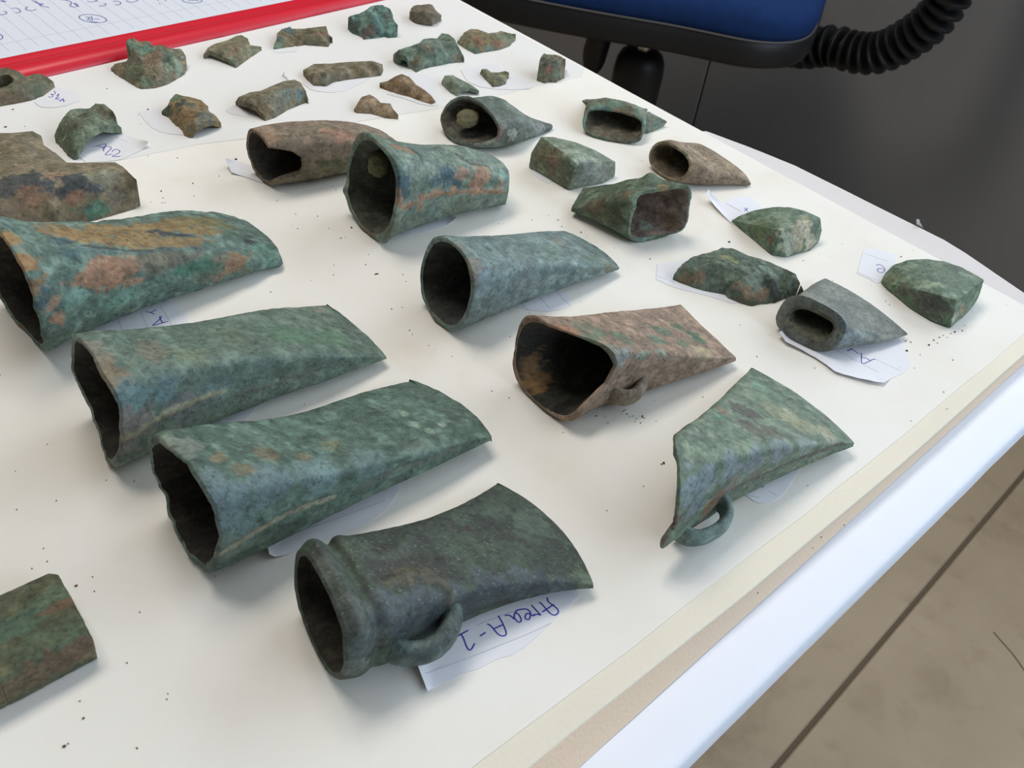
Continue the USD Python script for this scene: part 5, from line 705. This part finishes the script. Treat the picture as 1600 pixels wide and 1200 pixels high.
CRUMBS = [[174.65,552.57,0.62],[183.74,548.4,0.28],[243.94,569.18,0.39],[251.64,533.39,0.57],[239.49,519.48,0.28],[186.49,570.37,0.52],[237.45,474.37,0.26],[224.98,484.37,0.27],[264.31,456.52,0.63],[230.78,446.22,0.3],[246.69,445.45,0.26],[213.75,493.2,0.27],[243.7,530.17,0.28],[230.77,446.03,0.33],[212.81,447.79,0.4],[210.33,441.31,0.25],[237.65,474.37,0.26],[207.58,437.38,0.22],[208.82,436.6,0.22],[224.68,434.62,0.25],[259.96,390.74,0.24],[210.69,339.83,0.22],[277.19,364.1,0.47],[266.52,359.02,0.33],[262.83,332.6,0.27],[261.77,323.24,0.4],[263.13,322.93,0.33],[249.26,341.2,0.22],[273.33,315.11,0.22],[250.6,295.86,0.22],[255.82,294.14,0.22],[270.9,309.78,0.22],[268.76,382.89,0.24],[292.74,399.27,0.25],[269.59,339.03,0.23],[232.11,336.82,0.22],[252.89,378.65,0.24],[59.06,250.37,0.22],[53.64,250.55,0.22],[62.0,234.49,0.47],[68.04,234.7,0.23],[65.68,228.63,0.22],[60.61,195.99,0.31],[41.03,186.36,0.34],[32.48,181.25,0.43],[48.64,167.01,0.27],[65.04,177.73,0.22],[42.88,192.58,0.22],[73.37,211.39,0.22],[63.85,176.18,0.22],[33.69,181.4,0.22],[277.59,182.71,0.35],[280.36,179.92,0.25],[278.64,176.58,0.25],[290.1,177.45,0.26],[290.11,175.1,0.29],[287.93,176.7,0.23],[291.51,177.51,0.22],[291.33,172.66,0.22],[294.97,169.99,0.28],[294.73,168.61,0.24],[291.34,170.33,0.22],[253.66,214.94,0.25],[257.61,184.56,0.23],[265.13,206.63,0.22],[284.39,246.71,0.22],[250.32,222.89,0.22],[279.84,144.77,0.57],[278.56,145.01,0.38],[262.29,141.32,0.22],[375.78,163.63,0.29],[328.85,161.25,0.22],[263.0,214.53,0.26],[277.22,190.76,0.22],[297.64,164.16,0.22],[290.86,167.6,0.22],[289.17,169.61,0.22],[449.03,235.91,0.56],[471.07,199.21,0.31],[389.73,184.51,0.23],[375.92,163.53,0.29],[526.85,166.96,0.35],[485.49,110.75,0.6],[462.2,113.82,0.54],[447.29,118.63,0.57],[468.38,114.3,0.39],[473.51,113.61,0.37],[482.31,111.39,0.38],[490.42,108.71,0.33],[455.87,121.14,0.34],[477.9,148.95,0.25],[450.57,112.57,0.29],[437.7,108.84,0.23],[461.58,99.57,0.32],[476.96,113.16,0.3],[467.87,111.76,0.29],[393.28,140.49,0.27],[454.36,123.15,0.29],[476.51,145.73,0.25],[477.22,111.02,0.22],[300.74,76.82,0.34],[292.89,75.82,0.28],[314.44,74.28,0.25],[255.69,76.99,0.26],[321.28,96.94,0.22],[433.09,90.02,0.28],[422.75,82.65,0.27],[399.35,89.49,0.22],[294.49,169.37,0.28],[381.87,290.97,0.39],[379.89,307.37,0.35],[376.73,301.21,0.27],[367.06,315.57,0.25],[378.75,314.03,0.22],[395.68,250.97,0.34],[448.81,235.98,0.56],[86.55,353.52,0.25],[68.64,297.9,0.22],[60.99,279.36,0.25],[73.94,275.01,0.22],[100.93,266.81,0.22],[84.12,304.43,0.22],[53.75,250.59,0.22],[92.97,273.67,0.22],[178.08,264.47,0.22],[247.42,278.12,0.27],[262.31,323.14,0.36],[250.92,296.26,0.22],[101.11,208.93,0.22],[339.44,143.3,0.16],[289.94,173.48,0.21],[114.56,279.96,0.18],[266.7,369.93,0.21],[519.01,230.73,0.2],[394.18,234.65,0.1],[527.26,237.26,0.15],[488.02,369.17,0.17],[431.17,113.96,0.21],[239.64,141.79,0.2],[507.1,195.31,0.19],[203.12,441.21,0.21],[164.98,481.75,0.2],[387.74,477.23,0.16],[424.18,504.1,0.12],[467.89,281.21,0.17],[130.24,421.28,0.14],[478.15,226.67,0.18],[251.83,381.94,0.13],[146.54,443.56,0.21],[332.15,523.7,0.13],[468.43,177.73,0.24],[359.37,379.17,0.25],[437.78,463.36,0.11],[237.26,139.05,0.13],[162.66,494.98,0.12],[202.44,326.71,0.23],[523.31,425.75,0.13],[321.59,424.74,0.11],[386.34,269.41,0.19],[381.38,407.8,0.18],[326.27,191.15,0.17],[120.2,321.14,0.18],[431.57,281.09,0.1],[313.32,194.41,0.21],[246.57,275.02,0.24],[248.63,260.47,0.15],[290.77,142.91,0.18],[502.29,358.94,0.21],[514.63,487.37,0.21],[450.32,477.26,0.14],[291.34,257.65,0.14],[334.34,246.23,0.19],[339.56,148.02,0.17],[247.13,425.06,0.11],[141.1,335.79,0.16],[379.37,253.11,0.13],[507.29,212.19,0.12],[194.35,256.27,0.13],[317.43,530.99,0.12],[259.28,407.35,0.23],[539.91,166.07,0.18],[482.98,124.39,0.19],[143.48,453.2,0.24],[318.38,104.12,0.11],[259.54,489.76,0.14],[381.19,286.44,0.14],[397.87,241.8,0.16],[427.35,327.79,0.22],[307.82,173.59,0.17],[478.93,359.86,0.24],[60.55,256.57,0.22],[389.35,358.05,0.2],[480.69,414.43,0.18],[329.98,406.53,0.15],[381.33,382.9,0.22],[290.51,112.42,0.18],[471.69,394.41,0.2],[247.66,264.02,0.21],[97.33,498.56,0.23],[521.97,162.41,0.12],[489.13,284.52,0.14],[243.46,403.37,0.12],[293.84,403.62,0.21],[65.89,473.01,0.17],[269.18,358.69,0.14],[485.63,197.58,0.18],[140.66,383.41,0.24],[483.67,161.95,0.19],[488.43,192.13,0.16],[402.31,439.53,0.17],[366.54,407.7,0.15],[373.0,365.61,0.2],[305.59,254.76,0.17],[502.78,186.28,0.12],[65.83,491.99,0.25],[173.5,222.41,0.13],[348.09,323.15,0.22],[160.66,503.85,0.17],[447.78,468.96,0.24],[299.43,380.42,0.18],[151.35,330.7,0.24],[496.27,109.89,0.2],[216.85,162.53,0.12],[441.58,541.22,0.18],[244.09,334.55,0.22],[418.44,129.49,0.13],[476.5,326.82,0.2],[433.21,392.83,0.21],[321.91,205.49,0.13],[536.9,104.83,0.2],[482.71,206.45,0.11],[251.64,251.78,0.17],[265.16,533.33,0.12],[513.13,121.04,0.24],[219.84,434.46,0.1],[274.69,411.77,0.19],[447.06,170.57,0.16],[354.57,113.22,0.23]]

# ---------------------------------------------------------------- notebook with its red edge
nb = Thing('notebook', (230, 720, 0), 'lined notebook with handwriting and a bright red plastic edge', 'notebook')
pr = [(601, .4), (602, 3.2), (606, 5.6), (612, 6.2), (616.5, 5.2), (619, 3.6), (622, 3.8), (625.5, 5.0), (628, 4.6), (628.4, .4)]
xs = np.linspace(-200, 540, 60)
V = np.array([[(x, y - .6 + 10 * (x - 229) / 261 * .8 * np.clip((620 - y) / 20, 0, 1) * .8, z) for x in xs] for y, z in pr])
nr, nc = V.shape[:2]
i, j = np.meshgrid(np.arange(nr), np.arange(nc - 1), indexing='ij')
q = np.stack([i * nc + j, i * nc + j + 1, ((i + 1) % nr) * nc + j + 1, ((i + 1) % nr) * nc + j], -1).reshape(-1, 4)
capA = [[0, k + 1, k] for k in range(1, nr - 1)]
cap = np.array(capA) * nc
Fr = np.vstack([q[:, [0, 1, 2]], q[:, [0, 2, 3]], cap, cap[:, ::-1] + nc - 1])
mm = trimesh.Trimesh(V.reshape(-1, 3), Fr, process=False)
if mm.volume < 0:
    Fr = Fr[:, ::-1]
nb.part('red_edge', V.reshape(-1, 3), Fr, M['red'], smooth=50, label='bright red plastic edge strip')
nb.part('cover', *box(-200, 540, 628.5, 900, .3, 1.4, .3), M['red'], smooth=False)
nb.part('page', *box(-195, 537, 627, 898, 1.5, 4.0, .3), M['note_page'], smooth=False, label='lined white page')
NZ = 4.06
ruled = []
for k in range(-6, 34):
    x = 214 + k * 9.2
    ruled.append([(x, 636 - (k % 2) * 2.5), (x, 896)])
ruled += [[(-190, 648), (530, 648)], [(-190, 651), (100, 651)]]
nb.part('ruled_lines', *strokes(ruled, NZ, .32), M['rule'], smooth=False, kind='stuff')
for V, Fc in strokes(SLIPS['note']['ink'], NZ + .03, .75, each=True):
    nb.part('pen_mark', V, Fc, M['ink_grey'], smooth=False, label='blue handwriting')

# ---------------------------------------------------------------- office chair by the wall
ch = Thing('office_chair', (1470, 1075, FL), 'office chair with blue fabric seat and black plastic shell beside the table', 'chair')
rimp = [(1139, 1143), (1235, 1005), (1318, 902), (1375, 820), (1418, 778), (1470, 760), (1530, 770), (1599, 802), (1690, 848), (1770, 905), (1800, 985), (1770, 1090), (1690, 1260), (1610, 1390), (1520, 1440), (1400, 1415), (1270, 1345), (1160, 1260), (1125, 1200)]
cs = CubicSpline(np.arange(len(rimp) + 1), np.array(rimp + rimp[:1], float), bc_type='periodic')
ring = cs(np.linspace(0, len(rimp), 160, endpoint=False))
cen = ring.mean(0)


def stack(levels):
    """rings (scale offset mm inwards, z)"""
    pg = Polygon(ring)
    V = []
    d = (ring - cen)
    L = np.linalg.norm(d, axis=1)[:, None]
    for off, z in levels:
        V.append(np.c_[cen + d * (1 - off / L), np.full(len(ring), z)])
    n = len(ring)
    V = np.array(V).reshape(-1, 3)
    k = np.arange(n)
    m_ = len(levels)
    V = np.vstack([V, [*cen, levels[0][1]], [*cen, levels[-1][1]]])
    Fc = np.vstack([grid_faces(m_, n), np.stack([(k + 1) % n, k, np.full(n, m_ * n)], -1), np.stack([(m_ - 1) * n + k, (m_ - 1) * n + (k + 1) % n, np.full(n, m_ * n + 1)], -1)])
    if trimesh.Trimesh(V, Fc, process=False).volume < 0:
        Fc = Fc[:, ::-1]
    return V, Fc


ch.part('seat_shell', *stack([(60, -338), (14, -336), (3, -331), (0, -324), (1, -305), (4, -292), (8, -289)]), M['black'], smooth=50, label='black plastic seat shell')
ch.part('cushion', *stack([(12, -289.5), (5, -287), (2, -278), (3, -262), (12, -246), (34, -236), (90, -231), (180, -230)]), M['blue'], smooth=60, label='blue fabric seat cushion')
pp = np.c_[cen + (ring - cen) * (1 - 4 / np.linalg.norm(ring - cen, axis=1)[:, None]), np.full(len(ring), -288.5)]
ch.part('piping', *tube(np.vstack([pp, pp[:1]]), 1.8), M['piping'], smooth=60)
cc = (1434, 1036)
ch.part('mechanism', *box(1360, 1600, 960, 1150, -352, -338, 4), M['black'], smooth=False)
ch.part('gas_rod', *lathe([(15, -430), (15, -350)], 24, cc), M['chrome'], label='bright metal gas rod')
ch.part('column_cover', *lathe([(39, -690), (39, -512), (43, -510), (45, -505), (46, -445), (44, -424), (38, -410), (28, -403), (16, -401)], 40, cc), M['black'], label='black telescopic column cover')
lv = trimesh.convex.convex_hull(np.vstack([np.array([1377, 1093, -352]) + np.random.default_rng(1).normal(size=(40, 3)) * [12, 12, 2], trimesh.creation.icosphere(2, 30).vertices * [.75, .75, 1.5] + [1387, 1106, -425]]))
ch.part('tilt_lever', *vf(lv), M['black'], smooth=60)
hub = lathe([(46, -700), (46, -645), (30, -630)], 30, cc)
ch.part('hub', *hub, M['black'])
for k in range(5):
    t = 2 * math.pi * k / 5 + .9
    p1 = np.array([cc[0] + 285 * math.cos(t), cc[1] + 285 * math.sin(t), -690])
    lg = ch.part('base_leg', *tube(spline([(cc[0] + 35 * math.cos(t), cc[1] + 35 * math.sin(t), -668), ((cc[0] + p1[0]) / 2, (cc[1] + p1[1]) / 2, -674), p1], 12), 18, 13), M['black'])
    ch.part('castor', *join(*[vf(trimesh.creation.cylinder(25, 18, transform=trimesh.transformations.translation_matrix([p1[0] - math.sin(t) * s, p1[1] + math.cos(t) * s, FL + 25]) @ trimesh.transformations.rotation_matrix(t, [0, 0, 1]) @ trimesh.transformations.rotation_matrix(math.pi / 2, [1, 0, 0]), sections=24)) for s in (-12, 12)]), M['black'])

# ---------------------------------------------------------------- corrugated hose
HOSE = [(1745, 1040, -420), (1715, 930, -405), (1700, 843, -378), (1700, 816, -364), (1700, 781, -359), (1700, 748, -351), (1700, 719, -336), (1700, 693, -310), (1700, 673, -285), (1700, 656, -254), (1700, 647, -223), (1700, 643, -192), (1740, 631, -122), (1820, 628, -62), (1938, 628, -42)]
hp = spline(HOSE, 1500)
dl = np.r_[0, np.cumsum(np.linalg.norm(np.diff(hp, axis=0), axis=1))]
rad = 28.5 + 8.5 * np.clip(np.cos(dl / 19.5 * 2 * np.pi) * 1.3, -1, 1)
ho = Thing('corrugated_hose', (1700, 800, FL), 'black corrugated hose curving from the grey wall towards the blue chair', 'hose')
ho.part('hose', *tube(hp, 1, 1, 22, upv=(1, 0, .05), radii=rad), M['rubber'], smooth=35)
ho.part('wall_collar', *vf(trimesh.creation.cylinder(48, 30, transform=trimesh.transformations.translation_matrix([WX - 16, *HOSE[-1][1:]]) @ trimesh.transformations.rotation_matrix(math.pi / 2, [0, 1, 0]), sections=32)), M['black'])


# ---------------------------------------------------------------- the bronzes
def ss(x, a, b):
    t = np.clip((x - a) / (b - a), 0, 1)
    return t * t * (3 - 2 * t)


def patina(d, seed, hollow_tone=None):
    base, pats = [lin(c) for c in d['base']], [(np.array(p[:3]), p[3], lin(p[4])) for p in d.get('pat', [])]
    ax, st = np.array([math.cos(d.get('ang', 0)), math.sin(d.get('ang', 0)), 0]), d.get('stretch', 1)

    def color(P):
        n1, n2, n3 = fbm(P / 12 + seed, 4, seed), fbm(P / 4.5 + seed, 4, seed + 3), fbm(P / 1.3, 2, seed + 5)
        c = base[0] + (base[1] - base[0]) * ss(n1, .42, .58)[:, None]
        c = c + (base[2] - c) * (ss(n2, .52, .66) * .9)[:, None]
        wob = 1 + 1.0 * (fbm(P / 3.4, 5, seed + 11) - .5) * 2 + .5 * (n3 - .5)
        for at, r, col in pats:
            D = P - at
            if st != 1:
                D = D - ax * ((D @ ax) * (1 - 1 / st))[:, None]
                r = r / st ** .5
            t = np.linalg.norm(D, axis=1) / r * wob
            c = c + (col - c) * (ss(t, 1.12, .78) * .93)[:, None]
        for L in d.get('lines', []):
            t = line_dist(P, L['pts']) / L['r'] * wob
            c = c + (lin(L['c']) - c) * (ss(t, 1.3, .5) * .9)[:, None]
        c = c * (1 + .75 * (n3 - .5) + .7 * (n2 - .5) + .3 * (n1 - .5))[:, None]
        g_, b_ = c[:, 1], c[:, 2]
        c[:, 2] = np.where(b_ > g_, g_ + .45 * (b_ - g_), b_)  # eases the bluish side light painted into the near-side patches
        lum = c @ np.array([.25, .62, .13])
        c = lum[:, None] + .86 * (c - lum[:, None])
        return np.clip(c * GAIN, .004, .9)
    return color


GAIN = 1.12


def lump(c, r, seed, amp=.25):
    s = trimesh.creation.icosphere(4, 1.0)
    v = s.vertices * (1 + amp * (fbm(s.vertices * 1.6 + seed, 3, seed) - .5) * 2)[:, None]
    return v * r + c, np.array(s.faces)


AXE = dict(
    axe1=('socketed_axe', 'dark green looped bronze axe with a fan-shaped blade, on the slip reading Area A-1', 'bronze', 's1'),
    axe2=('socketed_axe', 'long green bronze axe with ragged mouth, second from the front in the left row', 'bronze', ''),
    axe3=('socketed_axe', 'long green bronze axe with grey-brown torn mouth, just below the big teal and ochre one', 'bronze', ''),
    axe4=('socketed_axe', 'biggest bronze axe, crusted teal with ochre streaks, mouth cut by the left frame edge', 'crust', ''),
    axe7=('socketed_axe', 'stout round-mouthed bronze socket with blue and pink-brown patches and broken blade', 'bronze', ''),
    axe8=('socketed_axe', 'brown bronze axe with a notched broken mouth, partly behind the stout round socket', 'earthy', ''),
    axe9=('socketed_axe', 'smooth blue-green bronze axe with an open round mouth, middle of the table', 'bronze', ''),
    axe10=('socketed_axe', 'pinkish brown bronze axe with green flecks, broken mouth and small side loop', 'earthy', ''),
    axe11=('socketed_axe', 'half of a looped green bronze axe with a widely flared blade, nearest the front edge', 'bronze', ''),
    axe12=('bronze_axe_head', 'grey-green axe blade with a long oval hole in its cut face, on the A- slip', 'bronze', ''),
    axe16=('bronze_axe_head', 'tan pointed axe blade with a deep round hole, near the far right edge', 'earthy', ''),
    axe17=('bronze_axe_head', 'lumpy green axe blade with a rectangular open socket facing right', 'crust', ''),
    axe19=('axe_fragment', 'dark grey-green socket fragment tapering to a blunt point, lump inside its mouth', 'bronze', ''),
    axe20=('axe_fragment', 'flattened crusty green socket with a wide slot mouth, by the far table edge', 'crust', ''))
k = 0
for key, (name, label, look, _) in AXE.items():
    p = AXES[key]
    V, Fc, Fh = axe_mesh(p)
    k += 1
    lo, hi = V.min(0), V.max(0)
    t = Thing(name, ((lo[0] + hi[0]) / 2, (lo[1] + hi[1]) / 2, 0), label, 'axe head' if 'fragment' not in name else 'axe fragment')
    t.part('body', V, Fc, M[look], smooth=60, color=patina(p, p['seed']))
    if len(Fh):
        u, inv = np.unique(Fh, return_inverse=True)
        t.part('socket_hollow', V[u], inv.reshape(-1, 3), M['earthy'], smooth=60, label='inside of the socket, its shade painted as dark colour',
               color=patina(dict(base=p.get('hbase', [(52, 49, 42), (42, 40, 35), (62, 57, 46)]), pat=p.get('inside', [])), 80 + k))  # dark base colours put the shade of the mouth into the surface
    for s_, pts in enumerate(p.get('flange', [])):
        V, Fc = hull_mesh(pts, .7, .6, 30 + s_)
        t.part('broken_flange', V, Fc, M[look], smooth=50, color=patina(p, p['seed']), label='pointed broken flange')
    if 'core' in p:
        V, Fc = lump(p['core'][:3], p['core'][3:], 7)
        t.part('clay_core', V, Fc, M['core'], label='lump of clay core lying in the mouth')
    if 'loop' in p:
        L = spline(p['loop'], 40)
        ra, rb = p['looprad']
        kk = 1 + .25 * np.linspace(-1, 1, 40) ** 2
        V, Fc = tube(L, ra, rb, 20, radii=kk)
        tm = trimesh.Trimesh(V, Fc, process=False)
        V = V + tm.vertex_normals * (.35 * pnoise(V, 4, 3, 5))[:, None]
        V[:, 2] = np.maximum(V[:, 2], .4)
        t.part('side_loop', V, Fc, M[look], smooth=60, color=patina(dict(base=[p['loopc'], np.array(p['loopc']) * .85, np.array(p['loopc']) * 1.08]), 40 + k))


FRAG = dict(
    f5=('axe_fragment', 'large flat brown axe fragment with dark stripes and a stepped end, at the left edge', 'earthy'),
    f6=('bronze_bar', 'thick green-brown bronze bar end with a jagged break, bottom left corner', 'earthy'),
    f13=('bronze_axe_head', 'solid rounded green axe blade broken at the right, beside the slip marked 9', 'bronze'),
    f14=('bronze_axe_head', 'green axe blade tip with a pale rough broken face, near the far right edge', 'bronze'),
    f15=('bronze_fragment', 'dark green crumpled bronze fragment with a ragged lower rim, behind the oval-holed blade', 'crust'),
    f18=('bronze_wedge', 'blocky pale green bronze wedge with flat sides, beside the stout round socket', 'bronze'),
    f21=('bronze_fragment', 'small knobbly brown-green bronze lump standing closest to the far table edge', 'crust'),
    f22=('bronze_fragment', 'tiny curved saddle-shaped bronze scrap on a torn slip, left of the knobbly lump', 'earthy'),
    f23=('bronze_fragment', 'small curved grey-green bronze shell, just behind the dark pointed fragment', 'bronze'),
    f24=('bronze_fragment', 'orange-brown triangular bronze scrap with a raised ridge', 'earthy'),
    f25=('bronze_fragment', 'flat tan bronze scrap with a ragged top, just behind the brown notched axe', 'earthy'),
    f26=('bronze_fragment', 'long smooth brown bronze fragment lying sideways in the third row', 'earthy'),
    f27=('bronze_fragment', 'arched grey-green bronze fragment with two peaks and a hollow left end', 'crust'),
    f28=('bronze_fragment', 'flat bumpy bronze fragment in orange and green, close to the far table edge', 'crust'),
    f29=('bronze_fragment', 'small plain brown bronze chunk, furthest back on the table', 'earthy'),
    f30=('bronze_fragment', 'turquoise crusted lumpy bronze fragment in the back row', 'crust'),
    f31=('bronze_fragment', 'squared brown bronze fragment with bluish corners in the back row', 'crust'),
    f32=('bronze_fragment', 'curved olive-brown bronze plate with a pointed right corner, near the red notebook edge', 'earthy'),
    f33=('bronze_fragment', 'brown bronze plate crowned with green crust lumps, touching the red notebook edge', 'crust'),
    f34=('bronze_fragment', 'roof-shaped brown bronze fragment with a hollow end, behind the brown notched axe', 'earthy'),
    f35=('bronze_fragment', 'arched ochre bronze fragment with a green knob and black patches', 'crust'),
    f36=('bronze_fragment', 'green bronze collar fragment standing like an arch over the slip marked A22', 'crust'),
    f37=('bronze_fragment', 'brown bronze fragment with a ring-like opening, at the left edge on the slip A23', 'earthy'))
for n, (key, (name, label, look)) in enumerate(FRAG.items()):
    d = FRAGS[key]
    if 'hull' in d:
        V, Fc = hull_mesh(d['hull'], .9, d['amp'], 60 + n)
    else:
        ext = np.ptp(np.array(d['edge'])[:, :2], axis=0).max()
        V, Fc = fragment_mesh(d, .75 if ext > 45 else .5, 60 + n)
    single(name, V, Fc, M[look], label, 'bronze fragment' if name != 'bronze_axe_head' else 'axe head', smooth=50, color=patina(d, 60 + n))

# ---------------------------------------------------------------- paper slips with their numbers
SLIP = dict(
    s1=('torn lined slip reading Area A-1 under the dark looped axe', 'A'), s12=('torn lined slip reading A- under the oval-holed blade', ''), s13=('small lined slip marked 9 beside the rounded green blade', ''),
    s14=('lined slip with one curled edge by the pale-faced green blade tip', ''), s15=('white slip under the crumpled dark green fragment', ''), s9=('lined slip under the blade of the blue-green axe', ''),
    s11=('lined slip under the flared half axe', ''), s2=('torn grey-white slip under the second axe from the front', ''), s3=('pale slip between the two long green axes', ''), s4=('lined slip marked A Y under the big teal axe', ''),
    s36=('slip reading A22 under the green arch-like collar', ''), s37=('slip reading A23 at the left, under the fragment with the ring opening', ''), s31=('slip under the squared brown fragment in the back row', ''), s34=('slip at the hollow end of the roof-shaped fragment', ''),
    s26=('slip under the long smooth brown fragment', ''), s26b=('small curled white paper bit left of the long smooth brown fragment', ''), s24=('slip under the orange-brown triangular scrap', ''), s22=('torn slip under the tiny saddle-shaped scrap', ''),
    s18=('slip corner under the blocky pale green wedge', ''), s7=('slip under the blade end of the stout round socket', ''), s8=('curled slip at the notched mouth of the brown axe', ''), s35=('round torn slip under the arched ochre fragment', ''), sx=('tiny torn white paper scrap sticking up on the far table edge', ''))
for key, (label, _) in SLIP.items():
    d = SLIPS[key]
    P = np.array(d['poly'])
    pg = Polygon(P[:, :2]).buffer(0)
    if pg.geom_type != 'Polygon':
        pg = max(pg.geoms, key=lambda g: g.area)
    cen3 = np.array(pg.representative_point().coords[0])
    # curl: boundary lifts fade quickly towards the middle
    den = np.vstack([P[i] + (np.roll(P, -1, 0)[i] - P[i]) * np.linspace(0, 1, 8, endpoint=False)[:, None] for i in range(len(P))])

    def curl(Q, den=den, d=d):
        dd = np.linalg.norm(Q[:, None] - den[None, :, :2], axis=2)
        wgt = 1 / (dd + .3) ** 3
        hb = (wgt * (den[None, :, 2] - d.get('z', .2))).sum(1) / wgt.sum(1)
        return np.maximum(hb, 0) * np.exp(-dd.min(1) / 3.0)
    base = (*cen3, 0)
    t = Thing('paper_scrap' if key in ('sx', 's26b') else 'paper_slip', base, label, 'paper slip' if key not in ('sx', 's26b') else 'paper scrap')
    zz = d.get('z', .42 if P[:, 1].mean() > 440 else .2)
    V, Fc = sheet(pg, zz, .14, 1.2, curl)
    t.part('sheet', V, Fc, M['note_dim'] if P[:, 1].mean() > 400 else M['note'], smooth=50)
    if d['rules']:
        t.part('ruled_lines', *strokes(d['rules'], zz + .04, .28, .05, curl), M['rule'], smooth=False, kind='stuff')
    if d['ink']:
        for V, Fc in strokes(d['ink'], zz + .07, .5 if key == 's1' else .42, .06, curl, each=True):
            t.part('pen_mark', V, Fc, M['ink'], smooth=False, label='blue ink writing')

# ---------------------------------------------------------------- soil crumbs
ms, rg = [], np.random.default_rng(9)
for x, y, s in CRUMBS:
    ic = trimesh.creation.icosphere(1, 1.0)
    v = ic.vertices * (1 + .5 * (rg.random(len(ic.vertices)) - .5))[:, None] * [s * rg.uniform(.8, 1.5), s * rg.uniform(.7, 1.1), s * .55]
    ms.append((v + [x, y, s * .35 + .15], np.array(ic.faces)))
single('soil_crumbs', *join(*ms), M['crumb'], 'dark soil crumbs scattered over the white paper', 'soil crumbs', kind='stuff', smooth=60)
